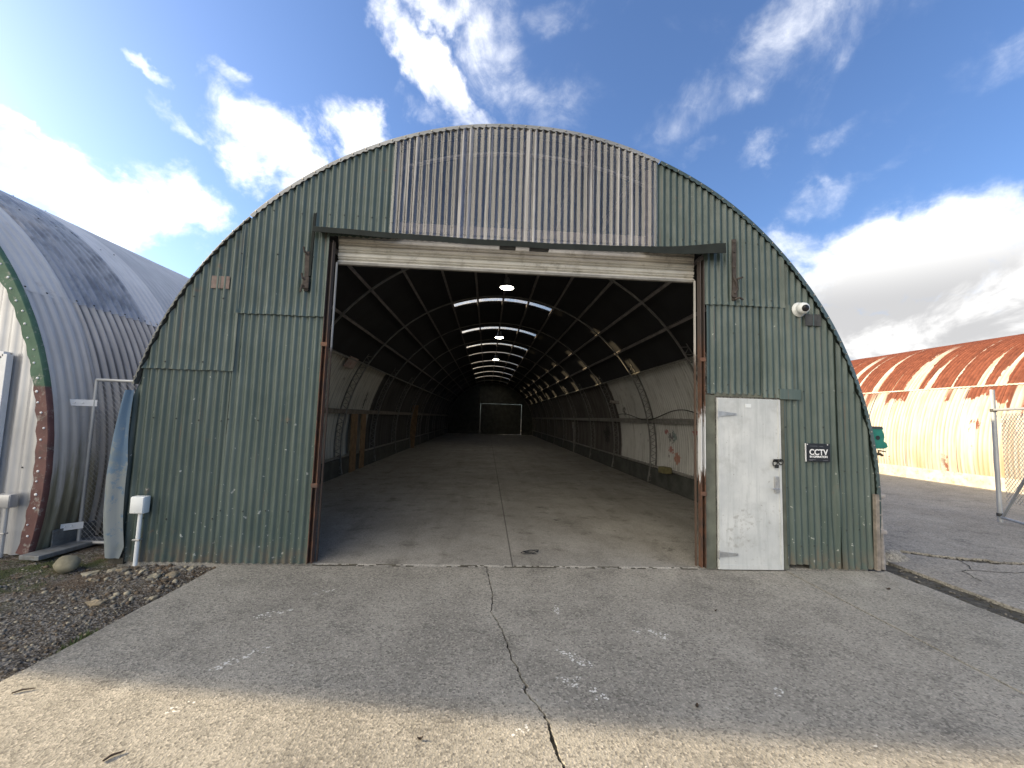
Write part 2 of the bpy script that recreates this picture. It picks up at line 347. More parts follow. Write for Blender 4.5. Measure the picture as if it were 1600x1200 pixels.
M['polyA'] = m_poly('smoky_skylight_plastic', (.62, .64, .67), .92, .12, .16, .6, 0, (.62, .63, .65))
M['trimA'] = m_trimA()
M['darkplate'] = plain('dull_grey_plate', (.17, .18, .185), .6, .1, .35, 7, .2, (.12, .10, .075))
M['zinc'] = m_galv('zincalume_wall_sheet', (.42, .42, .425), (.52, .52, .53), (.3, .28, .26), .35, .45, .2)
M['yellowed'] = m_galv('yellowed_sheet', (.29, .27, .17), (.36, .34, .22), (.16, .13, .09), .6, .1, .6)
M['rusthut'] = m_rusthut()
M['plinth'] = plain('cream_plinth', (.42, .39, .33), .85, 0, .25, 3, .2, (.30, .19, .10))
M['lamp'], _n = mat('lit_lamp_diffuser')
fin(_n, (.8, .8, .75), .5); _n.bsdf.inputs['Emission Color'].default_value = (1, .93, .78, 1); _n.bsdf.inputs['Emission Strength'].default_value = 20
M['lamphouse'] = plain('lamp_housing', (.3, .3, .3), .4, .5, .15, 12, 0)
M['cord'] = plain('black_cord', (.02, .02, .02), .6, 0, .3, 20, 0)
M['yellow'] = plain('yellow_foam', (.17, .15, .07), .8, 0, .3, 10, .2)
M['pinkboard'] = plain('pink_marked_board', (.46, .36, .32), .8, 0, .2, 5, .1, (.30, .08, .06))
M['redplate'] = plain('faded_red_plate', (.17, .125, .11), .8, 0, .35, 12, .1, (.13, .14, .12))

# ------------------------------------------------------------------ mesh helpers
class MB:
    def __init__(s): s.v = []; s.f = []; s.mi = []
    def add(s, vs, fs, mi=0):
        o = len(s.v); s.v += [tuple(v) for v in vs]
        for f in fs: s.f.append(tuple(i + o for i in f)); s.mi.append(mi)
    def box(s, c, d, rot=None, mi=0, bev=0):
        c = Vector(c); hx, hy, hz = d[0] / 2, d[1] / 2, d[2] / 2
        if bev > 0:
            bm = bmesh.new(); bmesh.ops.create_cube(bm, size=1)
            bmesh.ops.scale(bm, vec=d, verts=bm.verts)
            bmesh.ops.bevel(bm, geom=list(bm.edges), offset=bev, segments=2, affect='EDGES', profile=.5)
            bm.verts.index_update()
            vs = [v.co.copy() for v in bm.verts]; fs = [[v.index for v in f.verts] for f in bm.faces]; bm.free()
        else:
            vs = [Vector((x, y, z)) for x in (-hx, hx) for y in (-hy, hy) for z in (-hz, hz)]
            fs = [(0, 1, 3, 2), (4, 6, 7, 5), (0, 4, 5, 1), (2, 3, 7, 6), (0, 2, 6, 4), (1, 5, 7, 3)]
        if rot is not None: vs = [rot @ v for v in vs]
        s.add([v + c for v in vs], fs, mi)
    def bar(s, p0, p1, w, h, up=(0, 0, 1), mi=0):
        p0 = Vector(p0); p1 = Vector(p1); d = p1 - p0; L = d.length
        x = d.normalized(); u = Vector(up); y = u.cross(x)
        if y.length < 1e-4: y = Vector((0, 1, 0)).cross(x)
        y.normalize(); z = x.cross(y)
        s.box((p0 + p1) / 2, (L, w, h), Matrix((x, y, z)).transposed(), mi)
    def tube(s, pts, r, n=8, mi=0, cap=True):
        pts = [Vector(p) for p in pts]; rs = r if hasattr(r, '__len__') else [r] * len(pts)
        vs = []; fs = []; ref = None
        for i, p in enumerate(pts):
            t = (pts[min(i + 1, len(pts) - 1)] - pts[max(i - 1, 0)]).normalized()
            if ref is None: ref = Vector((0, 0, 1)) if abs(t.z) < .9 else Vector((1, 0, 0))
            a = t.cross(ref)
            if a.length < 1e-4: a = t.cross(Vector((0, 1, 0)))
            a.normalize(); b = t.cross(a).normalized(); ref = -b if False else b.cross(t) * 0 + ref
            for k in range(n):
                an = 2 * PI * k / n; vs.append(p + (a * math.cos(an) + b * math.sin(an)) * rs[i])
        for i in range(len(pts) - 1):
            for k in range(n):
                k2 = (k + 1) % n; fs.append((i * n + k, i * n + k2, (i + 1) * n + k2, (i + 1) * n + k))
        if cap: fs.append(tuple(range(n - 1, -1, -1))); fs.append(tuple((len(pts) - 1) * n + k for k in range(n)))
        s.add(vs, fs, mi)
    def lathe(s, prof, c=(0, 0, 0), axis=(0, 0, 1), n=20, mi=0):
        q = Vector((0, 0, 1)).rotation_difference(Vector(axis)); c = Vector(c); vs = []; fs = []
        for r, z in prof:
            for k in range(n):
                a = 2 * PI * k / n; vs.append(c + q @ Vector((r * math.cos(a), r * math.sin(a), z)))
        for i in range(len(prof) - 1):
            for k in range(n):
                k2 = (k + 1) % n; fs.append((i * n + k, i * n + k2, (i + 1) * n + k2, (i + 1) * n + k))
        fs.append(tuple(range(n - 1, -1, -1))); fs.append(tuple((len(prof) - 1) * n + k for k in range(n)))
        s.add(vs, fs, mi)
    def grid(s, fn, us, ws, mi=0, flip=False):
        vs = [fn(u, w) for u in us for w in ws]; nw = len(ws); fs = []
        for i in range(len(us) - 1):
            for j in range(nw - 1):
                a, b, c, d = i * nw + j, (i + 1) * nw + j, (i + 1) * nw + j + 1, i * nw + j + 1
                fs.append((a, d, c, b) if flip else (a, b, c, d))
        s.add(vs, fs, mi)
    def prism(s, poly, y0, y1, mi=0):          # polygon in x,z extruded along y
        n = len(poly); vs = [(x, y0, z) for x, z in poly] + [(x, y1, z) for x, z in poly]
        fs = [tuple(range(n)), tuple(range(2 * n - 1, n - 1, -1))] + [(i, i + n, (i + 1) % n + n, (i + 1) % n) for i in range(n)]
        s.add(vs, fs, mi)
    def build(s, name, mats, parent=None, smooth=False, ang=35):
        me = bpy.data.meshes.new(name); me.from_pydata(s.v, [], s.f)
        for m in (mats if isinstance(mats, (list, tuple)) else [mats]): me.materials.append(m)
        me.polygons.foreach_set('material_index', s.mi)
        bm = bmesh.new(); bm.from_mesh(me)
        if len(s.f) < 4000: bmesh.ops.recalc_face_normals(bm, faces=bm.faces)
        bm.to_mesh(me); bm.free()
        if smooth:
            me.shade_smooth(); me.set_sharp_from_angle(angle=R_(ang))
        me.update()
        o = bpy.data.objects.new(name, me); COL.objects.link(o)
        if parent is not None:
            o.parent = parent
            if parent.type == 'EMPTY' and parent.get('_abs', 0): o.location = -parent.location
        return o
def tag(o, label=None, cat=None, group=None, kind=None):
    if label: o['label'] = label
    if cat: o['category'] = cat
    if group: o['group'] = group
    if kind: o['kind'] = kind
    return o
ABS = []
def thing(name, label, cat, loc=(0, 0, 0), group=None, absolute=True):
    o = bpy.data.objects.new(name, None); COL.objects.link(o); o.location = loc; o.empty_display_size = .2
    tag(o, label, cat, group)
    if absolute: o['_abs'] = 1; ABS.append(o)
    return o
def copy_tree(o, parent=None):
    c = o.copy(); COL.objects.link(c)
    if parent is not None: c.parent = parent
    for ch in list(o.children): copy_tree(ch, c)
    return c
def lin(a, b, n): return [a + (b - a) * i / (n - 1) for i in range(n)]
def nz(x, y=0, z=0): return mnoise.noise(Vector((x, y, z)))

# ------------------------------------------------------------------ geometry of the huts
CX, CZ, RR = .36, .90, 4.55
PITCH = .083
YEND = 37.4
def zarch(x, r=RR): return CZ + math.sqrt(max(0, r * r - (x - CX) ** 2))
def zunder(x, r=RR): return CZ - math.sqrt(max(0, r * r - (x - CX) ** 2))
def pol(a, r, cx=CX, cz=CZ): return cx + r * math.cos(R_(a)), cz + r * math.sin(R_(a))

def gable_sheet(x0, x1, zlo, zhi, y, seed, rows=(), parent=None, matl=None, name='gable_sheet', amp=.0135, seg=9, screw=1, cx=CX, r=RR, nz_=14, wav=.006, buckle=None, pitch=PITCH, sm=None):
    mb = MB(); n = max(2, int((x1 - x0) / pitch * seg) + 1)
    def top(x):
        t = CZ + math.sqrt(max(0, (r - .02) ** 2 - (x - cx) ** 2))
        h = zhi(x) if callable(zhi) else zhi
        return t if h is None else min(h, t)
    def bot(x):
        b = CZ - math.sqrt(max(0, (r - .02) ** 2 - (x - cx) ** 2))
        z = zlo(x) if callable(zlo) else zlo
        return max(z + .006 * nz(x * 6, seed, 3.3), b)
    def fn(x, t):
        a, b = bot(x), top(x); b = max(a, b); z = a + (b - a) * t
        yy = y - .012 * math.exp(-((x - x0) / .010) ** 2) - .012 * math.exp(-((x - x1) / .010) ** 2) - .007 * math.exp(-((z - a) / .03) ** 2) - amp * math.cos(2 * PI * x / pitch) + wav * nz(x * 1.1, z * .8, seed) + .35 * wav * nz(x * 5, z * 2.5, seed + 9)
        xx = x + .006 * nz(x * .7, z * .9, seed + 5)
        if buckle: 
            k = math.exp(-((x - buckle) / .10) ** 2) * max(0, math.sin(PI * min(1, max(0, (z - .15) / 1.3)))) ; yy -= .03 * k * math.sin((x - buckle) * 30)
        return (xx, yy, z)
    # limit x to the arch
    xs = [x for x in lin(x0, x1, n) if abs(x - cx) < r - .025]
    mb.grid(fn, xs, lin(0, 1, nz_), 0)
    k0 = math.ceil(x0 / pitch)
    for zr, step in rows:
        k = k0
        while k * pitch < x1 - .02:
            x = k * pitch
            z = zr + rnd.uniform(-.012, .012)
            if abs(x - cx) < r - .1 and bot(x) + .02 < z < top(x) - .03 and rnd.random() < .93:
                mb.lathe([(.009, 0), (.009, .004), (.005, .008)], (x, y - amp - .001, z), (0, -1, 0), 7, 1)
            k += step
    return mb.build(name, [matl or M['green'], sm or M['screwdark']], parent, True, 60)

def arc_sheet(name, matl, parent, cx, r, a0, a1, y0, y1, amp=.010, seg=5, na=30, pitch=PITCH, holes=None, cz=CZ, seed=0, wav=0, smooth=True, screws=()):
    mb = MB(); n = int((y1 - y0) / pitch * seg) + 2 if amp > 0 else max(2, int((y1 - y0) / .5))
    def fn(y, a):
        q = r + amp * math.cos(2 * PI * y / pitch) + (wav * nz(y * .9, a * .05, seed) if wav else 0)
        return (cx + q * math.cos(R_(a)), y, cz + q * math.sin(R_(a)))
    if holes is None: mb.grid(fn, lin(y0, y1, n), lin(a0, a1, na))
    else:
        ya = y0
        for h0, h1 in holes + [(y1, y1)]:
            if h0 > ya:
                k = int((h0 - ya) / pitch * seg) + 2 if amp > 0 else max(2, int((h0 - ya) / .5) + 1)
                mb.grid(fn, lin(ya, h0, k), lin(a0, a1, na))
            ya = h1
    for a_ in screws:
        for k in range(int((y1 - y0) / pitch / 1.0)):
            if k % 2: continue
            y = (math.ceil(y0 / pitch) + k) * pitch; nr = Vector((math.cos(R_(a_)), 0, math.sin(R_(a_))))
            if y < y1 - .02: mb.lathe([(.012, 0), (.011, .004), (.005, .010)], (cx + (r + amp) * nr.x, y, cz + (r + amp) * nr.z + rnd.uniform(-.01, .01)), nr, 7, 1)
    return mb.build(name, [matl, M['screwdark']] if screws else matl, parent, smooth, 60)

SKY = [(7.28, 7.82), (11.25, 11.9), (14.9, 15.6), (17.45, 18.15), (21.0, 21.75), (23.85, 24.6), (27.3, 28.15), (30.9, 31.8), (34.6, 35.6)]

hut = thing('quonset_hut', 'green corrugated round-roofed hut with its wide roller door open and white side door', 'hut', (CX, 0, 0))
# outer skin
arc_sheet('roof_cladding', M['galv'], hut, CX, RR, -11.2, 70, .02, YEND, seg=4, na=24)
tag(hut.children[-1], 'galvanised sheets of the flank on the wall with the hose tap')
arc_sheet('roof_cladding', M['galv'], hut, CX, RR, 110, 191.2, .02, YEND, seg=4, na=24)
arc_sheet('roof_cladding', M['galv'], hut, CX, RR, 70, 110, .02, YEND, seg=4, na=12, holes=SKY)
for a, b in SKY: arc_sheet('skylight', M['skylight'], hut, CX, RR - .004, 69.6, 110.4, a - .04, b + .04, seg=6, na=14)
# inner lining and walls
arc_sheet('roof_lining', M['lining'], hut, CX, RR - .075, 30.2, 70.5, .06, YEND - .06, amp=0, na=14, wav=.015)
arc_sheet('roof_lining', M['lining'], hut, CX, RR - .075, 109.5, 149.8, .06, YEND - .06, amp=0, na=14, wav=.015)
arc_sheet('roof_lining', M['lining'], hut, CX, RR - .075, 70.5, 109.5, .06, YEND - .06, amp=0, na=14, holes=SKY)
arc_sheet('inner_wall', M['innerR'], hut, CX, RR - .04, -11, 31, .06, YEND - .06, amp=.014, seg=7, na=16, pitch=.115)
arc_sheet('inner_wall', M['innerL'], hut, CX, RR - .04, 149, 191, .06, YEND - .06, seg=6, na=16)
# purlins
for k in range(13):
    a = 30 + 10 * k; mb = MB(); x0, z0 = pol(a, RR - .125)
    rot = Matrix.Rotation(-R_(a - 90), 3, 'Y')
    edge = a in (30, 150)
    w = .035 if edge else .055
    mb.box((x0, YEND / 2, z0), (w, YEND - .2, .085), rot)
    mb.build('purlin', M['ribpale'] if edge else M['purlin'], hut)
# ribs: T-section chord overhead, open lattice down the walls
def rib_mesh(y):
    mb = MB(); A = lin(-11, 191, 102)
    ri, ro = RR - .235, RR - .07
    def chord(r, a0, a1, w, h, n):
        aa = lin(a0, a1, n)
        mb.grid(lambda a, t: (CX + (r + t[0]) * math.cos(R_(a)), y + t[1], CZ + (r + t[0]) * math.sin(R_(a))), aa,
                [(-h / 2, -w / 2), (-h / 2, w / 2), (h / 2, w / 2), (h / 2, -w / 2), (-h / 2, -w / 2)])
    chord(ri, -11, 191, .045, .028, 90)
    for s0, s1 in ((-11, 34), (146, 191)):
        chord(ro, s0, s1, .04, .025, 24)
        n = 19
        for i in range(n):
            a, b = s0 + (s1 - s0) * i / n, s0 + (s1 - s0) * (i + 1) / n; c = (a + b) / 2
            p = lambda an, r: Vector((CX + r * math.cos(R_(an)), y, CZ + r * math.sin(R_(an))))
            mb.bar(p(a, ri), p(c, ro), .014, .014); mb.bar(p(c, ro), p(b, ri), .014, .014)
    return mb
for i, y in enumerate([.16, 3.2, 6.55, 9.9, 13.2, 16.5, 19.8, 23.1, 26.4, 29.7, 33.0, 36.6]):
    rib_mesh(y).build('rib', M['rib'], hut)
# wall rails and skirts
for s, a in ((1, 11.5), (-1, 168.5)):
    mb = MB(); x, z = pol(a, RR - .10); mb.box((x, YEND / 2, z), (.07, YEND - .3, .12), Matrix.Rotation(-R_(a), 3, 'Y'))
    mb.build('wall_rail', M['ribpale'] if s > 0 else M['timber'], hut)
    mb = MB(); x, z = pol(-5.2 if s > 0 else 185.2, RR - .16); mb.box((x, YEND / 2, z + .02), (.05, YEND - .3, .05)); mb.build('base_rail', M['ribpale'], hut)
    mb = MB(); xb = CX + s * (4.455 - .10); mb.box((xb, YEND / 2, .25), (.06, YEND - .4, .46)); mb.build('skirting', M['skirt'], hut)
# rear wall with light leaking round its doors
ry = YEND - .1
DX0, DX1, DZ1 = -.72, 3.5, 3.12
def rear(x0, x1, z0, z1): return gable_sheet(x0, x1, z0, z1, ry, 40 + x0, (), hut, M['skirt'], 'rear_wall', seg=5)
rear(-4.2, DX0, 0, None); rear(DX1, 4.9, 0, None); rear(DX0 - .2, DX1 + .2, DZ1, None)
for x0, x1, zz in ((DX0 + .006, 1.33, .0), (1.31, DX1 - .004, .02)):
    mb = MB(); mb.box(((x0 + x1) / 2, ry + (.06 if zz else 0), (zz + DZ1 - .006) / 2), (x1 - x0, .05, DZ1 - .006 - zz)); mb.build('rear_door', M['skirt'], hut)
# --------------------------------------------------------------- front gable
YF = -.02
R1 = [(4.14, 2), (3.05, 3), (1.5, 3), (.35, 2)]
gable_sheet(-4.13, -3.0, .02, 2.25, YF + .012, 1, [(1.62, 3), (.5, 3)], hut)
gable_sheet(-3.03, -1.985, .015, 2.95, YF + .004, 2, [(1.62, 4), (.6, 3)], hut)
gable_sheet(-4.2, -2.97, lambda x: 2.19, None, YF - .012, 3, [(3.05, 4), (2.28, 5)], hut)
gable_sheet(-3.0, -1.24, lambda x: 2.88 if x < -1.99 else 3.88, None, YF - .018, 4, [(4.14, 2), (3.6, 5)], hut)
gable_sheet(2.02, 3.74, lambda x: 3.26 if x > 2.70 else 3.9, None, YF - .016, 5, [(4.08, 2), (3.35, 3)], hut)
gable_sheet(2.72, 3.46, 2.13, 3.30, YF, 6, [(2.25, 3), (2.9, 4)], hut)
gable_sheet(3.44, 3.84, 2.10, 3.30, YF - .008, 7, [(2.2, 2)], hut)
gable_sheet(3.72, 4.44, lambda x: .02 + (.05 if x < 4.0 else 0), None, YF + .006, 8, [(3.05, 4), (2.2, 3), (1.75, 3), (1.0, 3), (.3, 2)], hut, buckle=4.38)
gable_sheet(4.41, 4.9, .02, None, YF - .004, 9, [(2.2, 2), (1.2, 2), (.5, 2)], hut)
# clear plastic sheets over the door with the beam behind
for i, (a, b) in enumerate(((-1.27, -.36), (-.42, .44), (.36, 1.24), (1.17, 2.06))):
    gable_sheet(a, b, 3.87, None, YF - .03 - .004 * (i % 2), 20 + i, [(4.09, 4)], hut, M['poly'], 'clear_panel', amp=.011, seg=12, wav=.004, sm=M['screw'])
mb = MB(); mb.box((.40, .07, 4.085), (3.5, .06, .11)); mb.build('timber_beam', M['timber'], hut)
for x in (-1.22, 2.0):
    mb = MB(); mb.box((x, .08, 4.5), (.07, .07, 1.1)); mb.build('gable_stud', M['timber'], hut)
# verge trims round the arch
def verge(a0, a1, matl, lip, label=None, r0=RR + .022):
    mb = MB(); aa = lin(a0, a1, int(abs(a1 - a0) * 5) + 2)
    def fn(a, t):
        s = R_(a) * RR; w = .007 * math.sin(2 * PI * s / PITCH) + .006 * nz(s * 1.3, 1, 2)
        pts = [(r0, .16), (r0 + .004, -.055), (r0 - .004, -.062), (r0 - lip + w, -.064), (r0 - lip + w, -.058)]
        rr, yy = pts[t]; rr += .008 * nz(s * .8, 4, 7)
        return (CX + rr * math.cos(R_(a)), yy, CZ + rr * math.sin(R_(a)))
    mb.grid(fn, aa, range(5))
    for k in range(int(abs(a1 - a0) / 2.1)):
        a = a0 + (k + .5) * (a1 - a0) / int(abs(a1 - a0) / 2.1); x, z = pol(a, r0 - lip * .45)
        mb.lathe([(.010, 0), (.010, .004), (.005, .008)], (x, -.065, z), (0, -1, 0), 7, 1)
    return mb.build('verge_trim', [matl, M['screw']], hut, True, 40)
tag(verge(67.5, 136, M['vergegalv'], .046), 'galvanised trim over the crown')
tag(verge(-8, 67.3, M['green'], .05), 'green trim of the arch beside the white camera')
tag(verge(136.2, 166, M['vergedull'], .020, None, RR + .012), 'worn grey trim of the arch')
# blue flashing at the foot
mb = MB()
def bf(t, u):
    z = .07 + 1.86 * t
    xo = CX - math.sqrt((RR + .05) ** 2 - (z - CZ) ** 2); w = (.235 if t < .55 else .235 - .13 * (t - .55) / .45) * min(1, .75 + t * 4)
    x = xo + w * u
    return (x, -.075 - .03 * math.sin(PI * min(1, u * 1.3)) + .10 * max(0, .3 - u) + .006 * nz(z * 3, u * 4), z + .02 * (1 - u) * (t < .02))
mb.grid(bf, lin(0, 1, 30), lin(0, 1, 14)); mb.build('side_flashing', M['blue'], hut, True)
mb = MB(); mb.box((-4.05, .02, .06), (.16, .12, .12)); mb.build('footing_block', M['dirt'], hut)
# lintel hood: warped angle flashing
mb = MB()
def hood(x, k):
    t = (x + 2.12) / 4.96
    zt = 3.955 - .05 * math.sin(PI * min(1, t * 1.0)) + (.06 * ((t - .8) / .2) ** 2 if t > .8 else 0) + .006 * nz(x * 2)
    dep = .11 + .02 * t + (.03 * ((t - .75) / .25) if t > .75 else 0)
    zb = zt - (.078 + .015 * t + (.05 * ((t - .8) / .2) if t > .8 else 0))
    p = [(-.035, zt + .0), (-.045, zt), (-.035 - dep, zt - .012), (-.040 - dep, zb), (-.034 - dep, zb), (-.04, zt - .02)]
    y, z = p[k]
    return (x + (.05 * (k in (2, 3, 4)) if t > .99 else (-.03 * (k in (2, 3, 4)) if t < .01 else 0)), y, z)
mb.grid(hood, lin(-2.12, 2.84, 90), range(6)); mb.build('door_hood', M['darkgreen'], hut, True, 30)
for x, w in ((.175, .20), (.565, .24)):
    mb = MB(); mb.box((x, -.10, 3.843), (w, .09, .062), bev=.008); mb.build('hood_bracket', M['blackmetal'], hut)
# roller door
rd = MB()
def rcurt(x, t):
    z = 3.61 + .33 * t; ph = (z / .095) % 1.0
    return (x, .112 + .034 * math.exp(-((ph - .45) / .10) ** 2) + .024 * math.exp(-((ph - .78) / .08) ** 2) + .003 * nz(x * .8, z * 3), z)
rd.grid(rcurt, lin(-1.93, 2.64, 30), lin(0, 1, 110))
rdo = rd.build('roller_door', M['white_curtain'], hut, True, 50)
mb = MB(); mb.box((.355, .115, 3.60), (4.57, .05, .035), bev=.006); mb.build('bottom_bar', M['ribpale'], rdo); 
mb = MB(); mb.lathe([(.21, -2.32), (.21, 2.32)], (.355, .38, 3.98), (1, 0, 0), 26); mb.build('door_drum', M['white_curtain'], rdo, True)
for o in rdo.children: o.location = (0, 0, 0)
for x in (-1.918, 2.618):
    mb = MB(); mb.box((x, .065, 1.80), (.014, .03, 3.58)); mb.build('door_guide', M['guide'], hut)
# posts
for x, k in ((-1.962, 'postL'), (2.665, 'postR')):
    mb = MB(); mb.box((x, .03, 1.925), (.055, .012, 3.80)); mb.box((x - .024, -.012, 1.925), (.007, .07, 3.80)); mb.box((x + .024, -.012, 1.925), (.007, .07, 3.80))
    for z in (.9, 2.55): mb.box((x, -.045, z), (.075, .012, .05), bev=.004)
    tag(mb.build('door_post', M[k], hut), None if k == 'postL' else 'rusty post with a white paint patch')
mb = MB(); mb.box((2.762, -.012, 1.06), (.13, .03, 2.10), bev=.003); mb.build('door_jamb', M['midgreen'], hut)
mb = MB(); mb.box((3.712, -.012, 1.06), (.066, .03, 2.10), bev=.003); mb.box((3.25, -.008, 2.125), (.86, .03, .05)); mb.build('door_frame', M['midgreen'], hut)
mb = MB(); mb.box((3.79, -.05, 2.15), (.28, .02, .13), bev=.004); mb.build('frame_offcut', M['green'], hut)
# white side door
dd = MB(); dd.box((3.25, -.03, 1.045), (.815, .036, 2.07), bev=.004)
for x, w in ((2.865, .03), (3.638, .03)): dd.box((x, -.051, 1.045), (w, .008, 2.05))
dd.box((3.25, -.0508, .04), (.74, .008, .05))
door = dd.build('side_door', M['door'], hut)
for z in (1.88, .19):
    mb = MB(); mb.prism([(2.84, z - .035), (2.84, z + .035), (2.90, z + .028), (3.08, z + .010), (3.08, z - .010), (2.90, z - .028)], -.062, -.0555); mb.tube([(2.838, -.064, z - .05), (2.838, -.064, z + .05)], .010, 8)
    for x in (2.87, 2.94, 3.05): mb.lathe([(.007, 0), (.006, .004)], (x, -.062, z), (0, -1, 0), 7)
    mb.build('hinge', M['steel'], door)
mb = MB(); mb.box((3.585, -.056, 1.03), (.055, .012, .20), bev=.004); mb.lathe([(.011, 0), (.011, .008)], (3.585, -.062, 1.08), (0, -1, 0), 10); mb.build('lock_plate', M['steel'], door)
mb = MB(); mb.tube([(3.585, -.06, .985), (3.585, -.10, .985), (3.57, -.105, .985), (3.50, -.10, .985)], .008, 8); mb.build('handle', M['steel'], door, True)
mb = MB(); mb.box((3.60, -.056, 1.325), (.10, .008, .035), bev=.003)
mb.tube([(3.63 + .03 * math.cos(t), -.075, 1.31 + .032 * math.sin(t)) for t in lin(0, 2 * PI, 17)], .007, 7)
mb.tube([(3.56 + .035 * math.cos(t) * .8, -.07 - .01 * math.sin(t), 1.30 + .04 * math.sin(t)) for t in lin(0, 2 * PI, 17)], .006, 7)
mb.box((3.575, -.075, 1.255), (.045, .02, .04), bev=.006); mb.build('padlock', M['blackmetal'], door)
mb = MB(); mb.box((3.24, -.050, 1.99), (.075, .004, .045)); mb.build('sticker', M['plastic'], door)
for o in door.children: o.location = (0, 0, 0)
# rusted door hanger irons
mb = MB(); mb.box((-2.175, -.052, 3.75), (.030, .03, .78), Matrix.Rotation(.02, 3, 'Y')); mb.build('hanger_bar', M['darkgreen'], hut)
mb = MB(); mb.box((-2.215, -.055, 3.42), (.05, .028, .48), Matrix.Rotation(-.03, 3, 'Y'))
for z, s in ((3.62, 1), (3.30, 1), (3.22, -1)): mb.tube([(-2.215, -.07, z), (-2.235, -.11, z + .02), (-2.245, -.12, z + .075 * s)], .012, 6)
mb.box((-2.21, -.075, 3.27), (.075, .03, .14), bev=.008); mb.build('hanger_iron', M['rust'], hut)
mb = MB(); mb.box((3.075, -.058, 3.72), (.05, .02, .80), Matrix.Rotation(.01, 3, 'Y')); mb.box((3.07, -.075, 3.47), (.065, .03, .24), Matrix.Rotation(.05, 3, 'Y'), bev=.006)
for z in (3.58, 3.33): mb.tube([(3.07, -.085, z), (3.11, -.12, z + .01), (3.16, -.10, z + .03 * (1 if z > 3.4 else -.2))], .013, 6)
mb.tube([(3.045, -.09, 3.62), (3.075, -.10, 3.55), (3.10, -.09, 3.46), (3.06, -.09, 3.40)], .014, 6)
for z in (4.08, 3.95, 3.75): mb.lathe([(.014, 0), (.01, .01)], (3.075, -.068, z), (0, -1, 0), 7)
mb.build('hanger_iron', M['rust'], hut)
# faded patches
for cx_, cz_ in ((-3.21, 3.24), (4.13, 3.12)):
    mb = MB()
    mb.box((cx_, -.0405, cz_), (.215, .004, .15)); mb.box((cx_, -.0435, cz_), (.012, .004, .15), None, 1)
    mb.build('faded_patch', [M['redplate'] if cx_ < 0 else M['darkiron'], M['green']], hut)
mb = MB(); x, z = pol(150.5, RR - .12); 
mb.box((-3.50, 5.6, 3.02), (.03, .62, .30), Matrix.Rotation(R_(29), 3, 'Y')); mb.build('painted_board', M['pinkboard'], hut)
# right hand edge batten and bottom fillet
mb = MB(); mb.box((4.865, -.05, .48), (.05, .05, .92), Matrix.Rotation(.02, 3, 'Y'), bev=.006); mb.build('corner_batten', M['timber'], hut)

# --------------------------------------------------------------- things on and in the main hut
L = thing('pendant_lamp', 'lit round high bay lamp nearest the roller door', 'lamp', (.36, 4.7, 4.88), 'high bay lamps under the ridge', absolute=False)
mb = MB(); mb.lathe([(.165, 0), (.15, -.012), (.08, -.02)], (0, 0, 0)); mb.build('diffuser', M['lamp'], L, True)
mb = MB(); mb.lathe([(.18, -.005), (.18, .015), (.13, .06), (.075, .10), (.07, .20), (.05, .24)], (0, 0, 0)); mb.build('housing', M['lamphouse'], L, True)
mb = MB(); mb.tube([(0, 0, .24), (0, 0, .45)], .008, 6); mb.build('hook', M['darkiron'], L)
L2 = copy_tree(L); L2.location = (.36, 10.95, 4.88); L2['label'] = 'lit round high bay lamp, middle of the three'
L3 = copy_tree(L); L3.location = (.36, 17.2, 4.88); L3['label'] = 'lit round high bay lamp farthest inside the hut'

t = thing('security_camera', 'white dome security camera with dark lens on the green gable', 'camera', (3.95, -.03, 3.25))
mb = MB(); mb.lathe([(.095, 0), (.08, .02), (.07, .035)], (3.95, -.03, 3.25), (0, -1, 0), 24); mb.build('base', M['plastic'], t, True)
c0 = Vector((3.95, -.095, 3.25)); mb = MB(); mb.lathe([(.075 * math.sin(a), -.075 * math.cos(a)) for a in lin(.05, 2.45, 18)], c0, (-.15, -.95, -.2), 28); mb.build('shell', M['plastic'], t, True)
mb = MB(); ax = Vector((-.15, -.95, -.2)).normalized(); mb.lathe([(.043, .056), (.042, .065), (.025, .074), (.005, .077)], c0, ax, 24); mb.build('lens', M['lens'], t, True)

t = thing('warning_sign', 'black sign with white CCTV lettering on the green wall', 'sign', (4.13, -.05, 1.32))
mb = MB(); mb.box((4.13, -.052, 1.435), (.315, .012, .225), bev=.003); mb.build('board', M['sign'], t)
mb = MB(); mb.box((3.969, -.053, 1.435), (.006, .016, .225)); mb.build('edge', M['letter'], t)
for x in (3.99, 4.255):
    mb = MB(); mb.lathe([(.007, 0), (.005, .005)], (x, -.058, 1.535), (0, -1, 0), 8); mb.build('fixing', M['letter'], t)
def text(s, x, z, size, y, parent, name, matl, sx=1, off=0):
    cu = bpy.data.curves.new(name, 'FONT'); cu.body = s; cu.size = size; cu.extrude = .0012; cu.align_x = 'CENTER'; cu.offset = off
    o = bpy.data.objects.new(name, cu); COL.objects.link(o); dg = bpy.context.evaluated_depsgraph_get()
    me = bpy.data.meshes.new_from_object(o.evaluated_get(dg)); bpy.data.objects.remove(o)
    for v in me.vertices: v.co = Vector((v.co.x * sx + x, y - v.co.z, v.co.y + z))
    me.materials.clear(); me.materials.append(matl)
    ob = bpy.data.objects.new(name, me); COL.objects.link(ob); ob.parent = parent; ob.location = -parent.location
    return ob
text('CCTV', 4.133, 1.408, .098, -.0595, t, 'lettering', M['letter'], .93, .0022)
text('IN OPERATION', 4.133, 1.373, .034, -.0595, t, 'lettering', M['letter'], 1.0, .0012)
for x, z, w in ((4.07, 1.515, .10), (4.17, 1.512, .05), (4.05, 1.349, .09), (4.03, 1.338, .05), (4.22, 1.342, .07)): 
    mb = MB(); mb.box((x, -.0592, z), (w, .001, .004)); mb.build('small_print', M['letterdim'], t)

